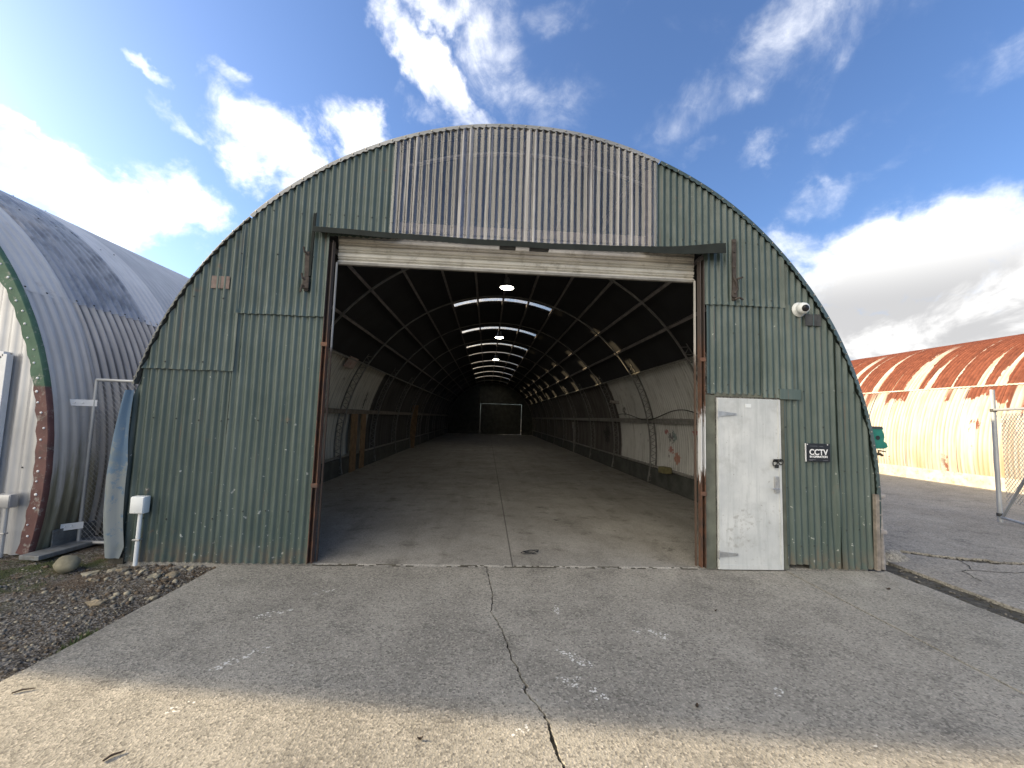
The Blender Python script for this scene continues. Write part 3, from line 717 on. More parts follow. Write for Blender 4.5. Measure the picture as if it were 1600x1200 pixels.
def box_on_pipe(label, x, y, z, w, h, zb, m1):
    t = thing('junction_box', label, 'electrical box', (x, y, 0))
    mb = MB(); mb.box((x, y, z), (w, .09, h), bev=.010); mb.box((x, y - .047, z), (w * .92, .010, h * .92), bev=.003); mb.lathe([(.006, 0), (.005, .004)], (x - w * .1, y - .052, z - h * .38), (0, -1, 0), 8); mb.build('box', m1, t, True, 40)
    mb = MB(); mb.tube([(x + .004, y + .01, z - h / 2), (x + .002, y + .01, zb)], .021, 10); mb.build('conduit', m1, t, True)
    mb = MB(); mb.box((x, y + .005, (z + zb) * .42), (.075, .05, .018), bev=.004); mb.build('saddle', M['steel'], t)
box_on_pipe('white electrical box on white conduit at the left foot of the green hut', -3.815, -.085, .66, .145, .185, 0.0, M['plastic'])
box_on_pipe('grey electrical box on conduit against the silver end wall', -5.43, .12, .63, .17, .15, 0.0, M['zinc'])

# hose hanger, tap and pipe at the right edge
t = thing('hose_hanger', 'green plastic hose hanger fixed to the right edge of the hut', 'hose hanger', (5.05, .1, 1.5))
mb = MB(); prof = [(4.90, 1.50), (5.10, 1.50), (5.155, 1.525), (5.14, 1.57), (5.10, 1.60), (5.115, 1.65), (5.105, 1.70), (5.09, 1.735), (5.10, 1.76), (5.09, 1.785), (4.90, 1.785)]
mb.prism(prof, .04, .16); mb.build('hanger_body', M['tea'], t)
mb = MB(); mb.lathe([(.028, 0), (.028, .004)], (5.02, .0395, 1.64), (0, -1, 0), 16); mb.build('hole_plug', M['blackmetal'], t)
mb = MB(); mb.box((4.99, .036, 1.77), (.18, .010, .03)); mb.build('top_strap', M['darkiron'], t)
t = thing('garden_tap', 'small brass tap on a grey riser pipe below the hose hanger', 'tap', (5.06, .12, 0))
mb = MB(); mb.tube([(4.98, .12, 1.42), (5.06, .12, 1.425), (5.10, .10, 1.43), (5.13, .09, 1.41)], [.016, .016, .018, .014], 8); mb.tube([(5.09, .11, 1.435), (5.10, .11, 1.47)], .008, 6); mb.tube([(5.08, .10, 1.475), (5.18, .10, 1.462)], .008, 6); mb.build('tap_body', M['brass'], t)
mb = MB(); mb.tube([(5.00, .12, 1.40), (5.05, .12, 1.25), (5.07, .12, .95)], .014, 8); mb.tube([(5.075, .12, .95), (5.08, .11, -.02)], .035, 10)
for z in (.9, .45): mb.box((5.06, .10, z), (.11, .09, .05), bev=.008)
mb.build('riser_pipe', M['pipegrey'], t, True, 50)

# timbers standing against the left inner wall
for i, (y, w, zt, lab) in enumerate(((7.6, .50, 1.72, 'broad brown plank against the inner left wall, nearer the door'), (8.5, .42, 1.72, 'narrow brown plank against the inner left wall, second from the door'), (17.0, .30, 2.25, 'tall brown plank leaning on the dark inner wall deep in the hut'))):
    mb = MB(); x0 = -4.0 if i < 2 else -3.98; x1 = -4.0 if i < 2 else -3.85
    p0 = Vector((x0 + .05, y, .015)); p1 = Vector((x1 + .04, y, zt)); mb.bar(p0, p1, w, .04, (1, 0, 0) if i < 2 else (0, 1, 0))
    tag(mb.build('timber_plank', M['plank']), lab, 'plank', 'timbers stood against the inner wall')
mb = MB(); mb.tube([(4.62, 9.2, 2.40), (4.30, 9.2, 2.42)], .055, 12); tag(mb.build('stub_pipe', M['pipegrey'], None, True), 'short horizontal pipe jutting from the inner right wall', 'pipe')
mb = MB(); mb.box((4.68, 17.0, 1.45), (.10, .34, .34), bev=.01); mb.box((4.70, 17.0, .66), (.04, .22, 1.30)); tag(mb.build('switch_box', M['ribpale']), 'pale switch box on a board deep inside on the right wall', 'electrical box')
mb = MB(); mb.box((4.50, 5.2, .56), (.2, .30, .16), Matrix.Rotation(.2, 3, 'Z'), bev=.02); tag(mb.build('foam_block', M['yellow']), 'yellowish block lying on the right base rail', 'block')
mb = MB(); mb.tube([(4.60, 3.6 + 6 * t_, 1.92 + .16 * math.sin(t_ * 9) * (1 - t_ * .6)) for t_ in lin(0, 1, 40)], .012, 6); tag(mb.build('loose_cable', M['cord'], None, True), 'dark loose cable drooping along the right wall rail', 'cable')
mb = MB()
for j in range(3):
    ph = rnd.uniform(0, 6); mb.tube([(.61 + (.07 + .025 * j) * math.cos(a + ph) + .03 * nz(a, j), .42 + (.03 + .022 * j) * math.sin(a) , .028 + .008 * j + .012 * abs(nz(a * 2, j, 3))) for a in lin(0, 5.2, 26)], .0045, 6)
tag(mb.build('rope_coil', M['cord'], None, True), 'tangled dark rope lying on the hut floor just inside the door', 'rope')

# --------------------------------------------------------------- the grey hut on the left
AX = -9.65
ha = thing('quonset_hut', 'silver grey curved hut with green and red edge, on the left', 'hut', (AX, .2, 0))
def shA(nm, mt, r, a0, a1, y0, y1, na, seg=8, amp=.010, wav=.01, seed=0, screws=()): return arc_sheet(nm, mt, ha, AX, r, a0, a1, y0, y1, amp, seg, na, pitch=.125, wav=wav, seed=seed, screws=screws)
shA('roof_cladding', M['galvAlow'], RR + .012, -11.2, 29.7, .20, .82, 30, amp=.007, seed=1)
shA('roof_cladding', M['galvA'], RR + .014, 29.0, 95, .20, .80, 40, amp=.006, seed=2, screws=(29.5,))
shA('roof_cladding', M['oldA'], RR, -11.2, 29.8, .76, 4.2, 34, seed=3, amp=.024)
shA('skylight_sheet', M['polyA'], RR + .008, 29.2, 95, .78, 2.02, 40, seed=4, wav=.006, amp=.018, screws=(29.5, 52, 70))
shA('roof_cladding', M['whiteA'], RR + .012, 28.8, 95, 1.98, 2.62, 40, amp=.006, seed=5, screws=(29.3, 50, 68))
shA('roof_cladding', M['bluegreyA'], RR + .006, 29.5, 95, 2.58, 8, 40, seg=6, seed=6)
shA('roof_cladding', M['bluegreyA'], RR, -11.2, 95, 7.95, 34, 36, seg=4, seed=7, wav=0)
shA('roof_cladding', M['bluegreyA'], RR, -11.2, 29.8, 4.15, 8, 20, seg=6, seed=7)
shA('roof_cladding', M['galvA'], RR, 94.5, 191.2, .22, 34, 30, seg=4, wav=0)
# sheets inside seen through the skylight
arc_sheet('inner_frame', M['ribpale'], ha, AX, RR - .1, 40, 43, .3, 6, 0, 4, 3)
arc_sheet('inner_frame', M['ribpale'], ha, AX, RR - .1, 60, 63, .3, 6, 0, 4, 3)
# coloured arch trim on the front edge
mb = MB(); aa = lin(-11.2, 191, 260)
def trA(a, k):
    r1 = RR + .030 + .004 * nz(a * .6); lip = .135 + .010 * math.sin(a * 2.1) + .012 * nz(a * .3, 5)
    rr, yy = [(r1, .215), (r1, .165), (r1 - .012, .15), (r1 - lip, .15), (r1 - lip, .156)][k]
    return (AX + rr * math.cos(R_(a)), yy, CZ + rr * math.sin(R_(a)))
mb.grid(trA, aa, range(5))
for k in range(100):
    a = -9 + k * 2.0 + rnd.uniform(-.5, .5); x, z = pol(a, RR - .045 + rnd.uniform(-.03, .03), AX); q_ = rnd.uniform(.6, 1.15); mb.lathe([(.016 * q_, 0), (.015 * q_, .004), (.007 * q_, .010)], (x, .149, z), (0, -1, 0), 8, 1)
mb.build('arch_trim', [M['trimA'], M['letter']], ha, True, 40)
gable_sheet(-9.65, -5.17, .0, None, .225, 31, [(1.0, 4)], ha, M['zinc'], 'end_wall', amp=.014, seg=7, cx=AX, r=RR, pitch=.15)
gable_sheet(-14.1, -9.6, .0, None, .225, 32, (), ha, M['zinc'], 'end_wall', amp=.014, seg=4, cx=AX, r=RR, pitch=.15)
mb = MB(); mb.box((-6.18, .17, 1.13), (.95, .05, 2.26), bev=.004); dA = mb.build('end_door', M['plastic'], ha)
mb = MB(); mb.box((-5.67, .165, 1.15), (.06, .07, 2.32), bev=.004); mb.box((-6.18, .165, 2.31), (1.0, .07, .06), bev=.004); mb.build('door_frame', M['letter'], ha)
mb = MB(); mb.tube([(-5.78, .145, 1.29), (-5.78, .10, 1.29), (-5.62, .10, 1.29)], .012, 8); mb.build('handle', M['steel'], dA, True); dA.children[0].location = (0, 0, 0)
# yellowed patch sheet and kick plate on the flank
mb = MB(); mb.box((-5.095, .60, .12), (.02, .50, .24), Matrix.Rotation(-.08, 3, 'Z'), bev=.003); mb.build('kick_plate', M['darkplate'], ha)
mb = MB(); mb.box((-4.98, .40, .03), (.24, .75, .05), Matrix.Rotation(-.12, 3, 'Z'), bev=.006); mb.build('base_ledge', M['darkplate'], ha)

# chain link helper: wires in a vertical rectangle from point p along d
def chainlink(mb, p, d, L_, z0, z1, cell=.062, r=.0016):
    p = Vector(p); d = Vector(d).normalized(); H = z1 - z0
    def P(s, z): return p + d * s + Vector((0, 0, z0 + z))
    k = -int(H / cell) - 1
    while k * cell < L_:
        for sgn in (1, -1):
            # line s = k*cell + z (or mirrored)
            s0, s1 = k * cell, k * cell + H
            zA, zB = 0, H
            if s0 < 0: zA = -s0; s0 = 0
            if s1 > L_: zB = H - (s1 - L_); s1 = L_
            if zB > zA:
                if sgn < 0: mb.tube([P(L_ - s0, zA), P(L_ - s1, zB)], r, 3, cap=False)
                else: mb.tube([P(s0, zA), P(s1, zB)], r, 3, cap=False)
        k += 1
t = thing('chain_link_gate', 'narrow chain-link gate hung between the grey hut and green hut', 'gate', (-5.02, .58, 0))
mb = MB(); xa, xb, gy = -5.02, -4.16, .58
mb.tube([(xa, gy, .03), (xa, gy, 2.07)], .021, 10); mb.tube([(xb, gy, .03), (xb, gy, 2.07)], .021, 10); mb.tube([(xa, gy, 2.07), (xb, gy, 2.06)], .021, 10); mb.tube([(xa, gy, .04), (xb, gy, .04)], .021, 10)
mb.build('frame', M['galv'], t, True, 50)
mb = MB(); chainlink(mb, (xa, gy, 0), (1, 0, 0), xb - xa, .05, 2.05); mb.build('wire_mesh', M['galv'], t)
for z in (1.77, .25):
    mb = MB(); p0 = Vector((-5.20 if z > 1 else -5.12, .44, z)); p1 = Vector((-4.99, .585, z)); mb.bar(p0, p1, .012, .08)
    for q in (.2, .5): mb.lathe([(.012, 0), (.008, .008)], p0.lerp(p1, q) + Vector((.004, -.006, 0)), (.6, -.8, 0), 8)
    mb.build('hinge_strap', M['letter'], t)

# --------------------------------------------------------------- the rusty hut on the right
CX3 = 20.2; R3 = 4.54
hc = thing('quonset_hut', 'cream curved hut with rust red upper roof, beyond the yard on the right', 'hut', (CX3, .2, 0))
arc_sheet('wall_cladding', M['rusthut'], hc, CX3, R3 + .008, 149.0, 187.5, 3, 18, .017, 8, 26, pitch=.125, wav=.02, seed=3)
arc_sheet('wall_cladding', M['rusthut'], hc, CX3, R3 + .008, 149.0, 187.5, 18, 34, .011, 4, 18, pitch=.125)
arc_sheet('roof_cladding', M['rusthut'], hc, CX3, R3, 85, 148.6, 3, 18, .017, 8, 30, pitch=.125, wav=.02, seed=5)
arc_sheet('roof_cladding', M['rusthut'], hc, CX3, R3, 85, 148.6, 18, 34, .011, 4, 18, pitch=.125)
arc_sheet('roof_cladding', M['rusthut'], hc, CX3, R3, -11, 187, .2, 3, .011, 4, 40, pitch=.125)
arc_sheet('roof_cladding', M['rusthut'], hc, CX3, R3, -11, 85, 3, 34, .011, 3, 30, pitch=.125)
mb = MB(); mb.box((15.72, 17.1, .19), (.16, 33.6, .42), bev=.02); mb.build('plinth', M['plinth'], hc)
# lap joint and a few lifted side laps
arc_sheet('lap_joint', M['plinth'], hc, CX3, R3 + .024, 148.2, 148.9, 3, 22, .011, 6, 2, pitch=.125)
for y in (6.9, 7.9, 8.75, 9.6, 10.35, 11.2, 12.4): 
    arc_sheet('side_lap', M['rusthut'], hc, CX3, R3 + .028, 150, 186.5, y, y + .05, 0, 4, 20)
for yy in (.25, 33.95):
    mb = MB(); mb.grid(lambda a, k: (CX3 + (R3 - .03) * (k if k else .001) * math.cos(R_(a)), yy, CZ + (R3 - .03) * (k if k else .001) * math.sin(R_(a))), lin(-11, 191, 50), [0, 1]); mb.build('end_wall', M['plinth'], hc)

# gate in the yard, swung open
t = thing('chain_link_gate', 'wide galvanised chain-link gate standing open in the right yard', 'gate', (10.2, 2.72, 0))
P0 = Vector((10.2, 2.72, 0)); D = Vector((-.35, -.70, 0)).normalized(); GL = 3.4
mb = MB(); mb.tube([P0 + Vector((0, 0, -.05)), P0 + Vector((0, 0, 2.62))], .038, 12); mb.build('hinge_post', M['galv'], t, True, 50)
mb = MB()
a = P0 + D * .04
mb.tube([a + Vector((0, 0, .10)), a + D * GL + Vector((0, 0, .10))], .026, 10); mb.tube([a + Vector((0, 0, 2.21)), a + D * GL + Vector((0, 0, 2.21))], .026, 10)
mb.tube([a + D * GL + Vector((0, 0, .1)), a + D * GL + Vector((0, 0, 2.21))], .026, 10); mb.tube([a + D * .05 + Vector((0, 0, .12)), a + D * 1.7 + Vector((0, 0, 2.2))], .024, 10)
mb.build('frame', M['galv'], t, True, 50)
mb = MB(); chainlink(mb, a + D * .16, D, GL - .2, .42, 2.13, .085, .0045); mb.build('wire_mesh', M['galv'], t)
for z in (.14, 2.2):
    mb = MB(); mb.lathe([(.052, -.03), (.052, .03)], P0 + Vector((0, 0, z)), (0, 0, 1), 12); mb.build('hinge', M['darkiron'], t, True, 40)

# --------------------------------------------------------------- ground
def slab_rows(name, ys, xl, xr, z, matl, depth=.10, label=None, swap=False, sub=10):
    # slab built as rows; edge x positions given by functions of y
    mb = MB(); vs = []; fs = []; n = len(ys); w = sub + 1
    for y in ys:
        a, b = xl(y), xr(y)
        for i in range(w):
            x = a + (b - a) * i / sub; vs.append((x, y, z) if not swap else (y, x, z))
        for x in (a, b): vs.append((x, y, z - depth) if not swap else (y, x, z - depth))
    k = w + 2
    for j in range(n - 1):
        for i in range(sub): fs.append((j * k + i, j * k + i + 1, (j + 1) * k + i + 1, (j + 1) * k + i))
        fs.append((j * k, (j + 1) * k, (j + 1) * k + w, j * k + w)); fs.append((j * k + sub, j * k + w + 1, (j + 1) * k + w + 1, (j + 1) * k + sub))
    mb.add(vs, fs)
    mb.add([vs[0], vs[sub], vs[w + 1], vs[w]], [(0, 1, 2, 3)]); o = (n - 1) * k
    mb.add([vs[o], vs[o + sub], vs[o + w + 1], vs[o + w]], [(0, 1, 2, 3)])
    return tag(mb.build(name, matl), None, None, None, 'structure')
mb = MB(); mb.box((0, 40, -.30), (900, 900, .3)); tag(mb.build('ground', M['ground']), kind='structure')
crk = [(.07, .06), (.053, -.015), (.118, -.775), (.096, -1.11), (.188, -1.445), (.208, -1.591), (.255, -1.888), (.312, -2.123), (.30, -2.199), (.365, -2.318), (.42, -2.477), (.42, -2.618), (.452, -2.781), (.5, -3.4), (.62, -4.6), (.7, -7.6)]
def crx(y):
    for (xa, ya), (xb, yb) in zip(crk, crk[1:]):
        if yb <= y <= ya:
            t_ = (ya - y) / (ya - yb); return xa + (xb - xa) * t_ + .020 * nz(y * 9, 1) + .012 * nz(y * 31, 2)
    return crk[-1][0]
def crw(y): return max(.005, .011 + .003 * max(0, -y - 1.2) + .007 * nz(y * 14, 7) + (.010 * math.exp(-((y + 2.62) / .10) ** 2)) + .016 * math.exp(-((y + 2.16) / .025) ** 2))
ysl = lin(-.03, -7.5, 750)
slab_rows('apron', ysl, lambda y: -2.92 + .028 * (y) + .012 * nz(y * 2.2, 3) + .006 * nz(y * 11, 5), lambda y: crx(y) - crw(y) / 2, 0, M['apron'])
slab_rows('apron', ysl, lambda y: crx(y) + crw(y) / 2, lambda y: 3.68 - .010 + .006 * nz(y * 5, 2), 0, M['apron'])
slab_rows('side_slab', ysl, lambda y: 3.68 + .010 + .005 * nz(y * 5, 4), lambda y: 4.99 + .02 * nz(y * 2.5, 6) + .012 * nz(y * 9, 8), .003, M['apron2'])
slab_rows('hut_floor', lin(.0, YEND - .1, 300), lambda y: -4.06, lambda y: 4.78, .016, M['floor'], .12)
mb = MB(); mb.grid(lambda x, y: (x, y, -.022 + .010 * nz(x * 20, y * 20)), lin(-.2, 4.8, 160), lin(-7, .05, 240)); tag(mb.build('crack_fill', M['dirt']), kind='structure')
# rough lip where floor meets apron
mb = MB(); mb.grid(lambda x, k: (x, [-.034 + .010 * nz(x * 9, 1), -.014 + .012 * nz(x * 14, 4), -.002 + .010 * nz(x * 23, 6), .010][k], [.002, .008 + .005 * nz(x * 17, 3), .0165, .0178][k]), lin(-1.93, 2.63, 400), range(4))
mb.mi = [1 if (q % 3 == 0 and nz((q // 3) * .021, 5) + .5 * nz((q // 3) * .13, 2) > -.05) or (q % 3 == 1 and nz((q // 3) * .035, 9) + .6 * nz((q // 3) * .21, 4) > .12) else 0 for q in range(len(mb.mi))]
tag(mb.build('floor_edge', [M['floor'], M['dirt']]), kind='structure')
# dirt strip and yard
mb = MB(); mb.grid(lambda x, y: (x, y, -.035 + .012 * nz(x * 6, y * 6) + .008 * nz(x * 19, y * 19)), lin(4.75, 7.5, 70), lin(-7.5, 2.2, 220)); tag(mb.build('dirt_strip', M['dirt']), kind='structure')
def kx(x):
    pts = [(5.2, .95), (5.6, .80), (6.05, .78), (6.5, .48), (7.1, .36), (8, .32), (9.5, .10), (12, -.3), (40, -3)]
    for (a, ya), (b, yb) in zip(pts, pts[1:]):
        if a <= x <= b: return ya + (yb - ya) * (x - a) / (b - a)
    return pts[-1][1]
def jag(x, s): return .05 * nz(x * 3, s) + .03 * nz(x * 11, s + 3)
xsl = lin(5.38, 9, 260) + lin(9.05, 60, 100)
slab_rows('yard', xsl, lambda x: -7.5, lambda x: kx(x) - (.10 if x < 7.3 else .05) * (1 if x < 9 else .3) + jag(x, 2), .0, M['yard'], .12, swap=True, sub=6)
slab_rows('yard', lin(4.96, 5.2, 8) + xsl[0:], lambda x: kx(max(x, 5.25)) + (.12 if x < 7.0 else .03) * (1 if x < 9 else .3) + jag(x, 9), lambda x: 60, -.004, M['yard'], .12, swap=True, sub=6)
# broken lumps of the yard edge
def stone(mb, c, r, sq=(1, 1, .6), seed=0, mi=0, sub=1, rough=.25):
    bm = bmesh.new(); bmesh.ops.create_icosphere(bm, subdivisions=sub, radius=1)
    rot = Matrix.Rotation(rnd.uniform(0, 6.28), 3, 'Z')
    vs = []
    for v in bm.verts:
        k = 1 + rough * nz(v.co.x * 1.3 + seed, v.co.y * 1.3 - seed * .7, v.co.z * 1.3) + rough * .5 * nz(v.co.x * 3 + seed, v.co.y * 3, v.co.z * 3)
        p = rot @ Vector((v.co.x * k * r * sq[0], v.co.y * k * r * sq[1], v.co.z * k * r * sq[2])); vs.append(p + Vector(c))
    bm.verts.index_update(); fs = [[v.index for v in f.verts] for f in bm.faces]; bm.free(); mb.add(vs, fs, mi)
mb = MB(); stone(mb, (5.40, .55, .0), .42, (1.1, .55, .34), 5, 0, 3, .35)
tag(mb.build('broken_lump', M['yard'], None, True, 40), 'dark broken lump of paving at the right foot of the green hut', 'lump')
mb = MB()
for i in range(900):
    u = rnd.random()
    if u < .55: y = rnd.uniform(-6, .4); x = rnd.uniform(5.0, 5.38) if y < .1 else rnd.uniform(4.95, 5.4)
    else: x = rnd.uniform(5.4, 7.4); y = kx(x) + rnd.uniform(-.12, .14)
    r = rnd.uniform(.006, .022); stone(mb, (x, y, -.03), r, (1, rnd.uniform(.6, 1), .6), i, rnd.choice((0, 1, 1, 1)), 1)
tag(mb.build('rubble', [M['stone_b'], M['dirt']], None, True, 50), 'loose grit and rubble in the gap beside the right slab', 'rubble', None, 'stuff')
# fine hairline cracks in the yard
mb = MB()
for path in ([(5.9, -.3), (6.05, .02), (6.2, .05), (6.35, .18), (6.5, .42)], [(6.2, .05), (6.7, -.05), (7.1, .02)]):
    pts = []
    for (xa, ya), (xb, yb) in zip(path, path[1:]):
        for k in range(8): t_ = k / 8; pts.append((xa + (xb - xa) * t_ + .03 * nz(xa * 9 + t_ * 5, ya), ya + (yb - ya) * t_ + .03 * nz(ya * 9 + t_ * 5, xb)))
    for p, q in zip(pts, pts[1:]): mb.box(((p[0] + q[0]) / 2, (p[1] + q[1]) / 2, .0045), (math.dist(p, q) + .004, .004 + .009 * rnd.random(), .001), Matrix.Rotation(math.atan2(q[1] - p[1], q[0] - p[0]), 3, 'Z'))
tag(mb.build('yard_crack', M['dirt']), kind='structure')

# gravel on the left
def gz(x, y): return -.035 + .03 * nz(x * 1.3, y * 1.3, 2) + .015 * nz(x * 5, y * 5) + .006 * nz(x * 22, y * 22) - .045 * max(0, min(1, (x + 3.2) / .25)) * (1 if y < -.2 else .4) + .03 * max(0, -x - 4.5)
mb = MB(); mb.grid(lambda x, y: (x, y, gz(x, y)), lin(-9.5, -2.6, 230), lin(-7, 1.6, 260)); tag(mb.build('gravel_bed', M['earth'], None, True, 80), kind='structure')
mb = MB()
for i in range(4200):
    x = -2.95 - abs(rnd.gauss(0, 1.1)) if rnd.random() < .75 else rnd.uniform(-6.5, -3); y = rnd.uniform(-3.6, .0)
    if x < -5.1 and y > .1: continue
    edge = -2.95 + .028 * y
    if x > edge - .01: continue
    dens = nz(x * 1.1, y * 1.1, 8)
    if dens < -.25 and rnd.random() < .6: continue
    r = rnd.choice((.005, .006, .007, .009, .011, .015, .024)) * rnd.uniform(.8, 1.3)
    if y < -1.0 and r > .02: r *= .6
    stone(mb, (x, y, gz(x, y) + r * .2), r, (1, rnd.uniform(.6, 1), rnd.uniform(.45, .8)), i, rnd.choice((0, 1, 1, 1, 2, 2)), 1)
tag(mb.build('gravel', [M['stone_a'], M['stone_b'], M['stone_c']], None, True, 60), 'loose gravel and pebbles beside the concrete apron', 'gravel', None, 'stuff')
mb = MB(); stone(mb, (0, 0, .07), .135, (1.0, .75, .66), 3, 0, 3, .12); o = mb.build('boulder', M['boulder'], None, True, 80); o.location = (-4.45, -.15, gz(-4.45, -.15)); tag(o, 'large rounded olive boulder on mossy gravel by the grey hut', 'boulder')
SP = [(-3.40, -.33, .075, .45, 'broad flat pale stone lying at the gravel edge by the green wall'), (-3.27, -.28, .07, .5, 'flat pale stone next to the broad one, nearer the apron'), (-3.99, -.12, .06, .4, 'pale stone under the blue flashing'),
      (-3.87, -.14, .055, .5, 'pale stone just left of the white conduit'), (-3.22, -.06, .07, .3, 'whitish slab-like chip near the apron corner'), (-3.36, -.08, .05, .6, 'small grey stone against the green wall foot'),
      (-4.13, -.24, .07, .4, 'long tan stone right of the boulder'), (-3.45, -.93, .075, .5, 'lone tan stone in the middle of the gravel'), (-3.08, -.78, .05, .6, 'small tan stone close to the apron edge'), (-3.95, -.42, .05, .5, 'tan pebble in front of the conduit'), (-3.62, -.20, .05, .5, 'small buff stone between conduit and apron')]
for i, (x, y, r, fl, lab) in enumerate(SP):
    mb = MB(); stone(mb, (0, 0, r * fl * .4), r * rnd.uniform(.68, .85), (1.15, rnd.uniform(.6, .85), fl), 11 + i * 3, 0, 2, .75); o = mb.build('stone', M[('stone_a', 'stone_d')[i % 2]] if i != 5 else M['stone_b'], None, True, 28); o.location = (x, y, gz(x, y)); tag(o, lab, 'stone', 'pale stones along the gravel')
def blades(mb, n, f):
    for i in range(n):
        x, y, h = f(i); a = rnd.uniform(0, 6.28); b = rnd.uniform(.1, .5) * h; w = .003; z = gz(x, y) - .005
        dx, dy = math.cos(a), math.sin(a); px, py = -dy * w, dx * w
        mb.add([(x - px, y - py, z), (x + px, y + py, z), (x + dx * b * .4 + px * .7, y + dy * b * .4 + py * .7, z + h * .6), (x + dx * b * .4 - px * .7, y + dy * b * .4 - py * .7, z + h * .6), (x + dx * b, y + dy * b, z + h)], [(0, 1, 2, 3), (3, 2, 4)])
mb = MB(); blades(mb, 500, lambda i: (lambda t_: (-2.985 - abs(rnd.gauss(0, .028)), -1.78 + .46 * t_, rnd.uniform(.02, .065) * (.4 + 1.2 * math.sin(PI * t_))))(rnd.random()))
tag(mb.build('grass_tuft', M['grass']), 'short green grass growing along the apron edge', 'grass', None, 'stuff')
mb = MB(); blades(mb, 900, lambda i: (rnd.uniform(-5.3, -4.3), rnd.uniform(-.7, .25), rnd.uniform(.008, .025)))
tag(mb.build('moss', M['grass']), 'low green moss and weeds at the foot of the grey hut', 'moss', None, 'stuff')
# litter on the apron
for i, (x, y, l, w, rz, nm, lab) in enumerate(((-2.75, -2.17, .10, .010, .5, 'twig', 'dark twig on the sunlit apron near its left edge'), (-1.80, -2.67, .08, .012, .9, 'twig', 'dark twig on the sunlit foreground, left of centre'),
      (-.30, -2.59, .03, .015, .2, 'dead_leaf', 'brown leaf on the sunlit concrete left of the crack'), (4.45, -.58, .05, .03, .1, 'dead_leaf', 'dark leaf on the right side slab'),
      (1.36, -2.36, .035, .02, 1.0, 'dead_leaf', 'brown leaf right of the crack at the shadow edge'), (2.2, -1.1, .03, .015, .4, 'dead_leaf', 'dark leaf in front of the white side door'))):
    mb = MB(); 
    if nm == 'twig': mb.tube([(-l / 2, 0, .006), (-l * .1, .008, .009), (l / 2, -.004, .007)], [w * .4, w * .5, w * .25], 6)
    else:
        mb.grid(lambda u, v: ((u - .5) * l, (v - .5) * w * math.sin(PI * (.08 + .84 * u)), .004 + .010 * (2 * u - 1) ** 2 + .006 * (2 * v - 1) ** 2), lin(0, 1, 9), lin(0, 1, 5))
        s_ = MB(); vs = mb.v; mb.add([(a, b, c - .0015) for a, b, c in vs], [tuple(reversed(f)) for f in mb.f])
    o = mb.build(nm, M['leaf']); o.location = (x, y, .004 if x > 3.6 else .001); o.rotation_euler.z = rz; tag(o, lab, 'twig' if nm == 'twig' else 'leaf', 'litter on the concrete')

for o in bpy.data.objects:
    if '_abs' in o: del o['_abs']

# ------------------------------------------------------------------ light and sky
SUN = Vector((-2.6, .55, 1.0)).normalized()
el = math.asin(SUN.z); az = math.atan2(SUN.x, SUN.y)
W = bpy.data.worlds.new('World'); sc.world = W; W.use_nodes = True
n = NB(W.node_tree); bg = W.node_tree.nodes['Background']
sky = n.new('ShaderNodeTexSky', sky_type='NISHITA'); sky.sun_disc = False; sky.sun_elevation = el; sky.sun_rotation = az
sky.air_density = 1.0; sky.dust_density = 1.3; sky.ozone_density = 2.0
D_ = n.tc('Generated')
CL = [[24.995, 15.576, 7.93, -32.857, 27.922, -65.477, 1.0], [21.855, 12.395, 1.328, -19.621, 14.55, -31.746, 0.75], [10.494, 13.505, -6.787, -28.591, 4.346, -37.116, 0.9], [8.489, 4.941, -0.196, -6.441, 4.598, -12.224, 1.3], [10.473, 6.792, -3.054, -10.403, 4.642, -15.497, 1.2], [11.596, 5.261, -1.825, -10.047, 7.493, -15.432, 1.15], [14.38, 1.781, 0.456, -7.9, 20.077, -20.302, 1.1], [6.625, 3.644, -2.985, -18.294, 9.532, -14.499, 1.2], [11.488, 4.692, -4.584, -13.178, 9.204, -9.746, 0.65], [8.143, 0.384, -1.328, -4.635, 12.913, -15.435, 0.62], [8.177, 1.228, -0.775, -10.296, 19.716, -27.212, 0.9], [15.489, -2.516, -0.775, 3.418, 14.122, -18.256, 0.5], [3.927, 3.46, 0.546, -29.298, 18.542, -75.962, 0.85], [6.256, 5.921, -0.235, -5.899, 2.856, -16.076, 1.3], [9.218, 7.919, -2.09, -9.972, 3.622, -20.375, 1.1], [12.593, 11.906, 3.314, -7.219, 5.628, -24.668, 0.9], [4.859, -3.907, 0.346, 13.063, 5.485, -14.589, 0.72], [10.065, -6.016, 1.037, 11.454, 7.146, -15.925, 0.6], [13.58, -15.014, 7.428, 30.483, 4.751, -34.927, 0.7], [19.786, -9.866, -0.862, 22.87, 22.723, -47.786, 0.65], [10.426, -9.405, -1.103, 21.032, 10.485, -37.429, 0.55], [10.246, -13.111, -1.273, 11.895, 3.521, -19.13, 0.6], [12.344, -1.636, -0.556, 5.68, 25.654, -24.865, 0.5], [6.93, -4.669, -1.731, 15.768, 10.334, -22.532, 0.55], [13.177, -16.17, 1.07, 23.099, 6.532, -43.095, 0.5], [3.328, -3.517, -0.537, 2.477, 1.817, -10.5, 1.6], [14.11, -11.554, -1.432, 13.538, 8.932, -33.222, 0.7], [8.719, -11.505, -0.446, 6.593, 2.539, -19.22, 1.0], [3.209, -3.387, -0.562, 1.827, 2.517, -17.721, 1.9], [7.661, -3.642, -4.894, -1.481, 10.218, -19.599, 1.0], [7.143, -9.444, -3.11, 2.115, 2.086, -11.744, 1.7]]
def vm(op, a, b):
    q = n.new('ShaderNodeVectorMath', operation=op); n.put(q.inputs[0], a); n.put(q.inputs[1], b); return q.outputs[0]
wa = n.noise(3.2, 4, .6, D_, 0, 'Color'); wb = n.noise(11, 5, .6, D_, 0, 'Color')
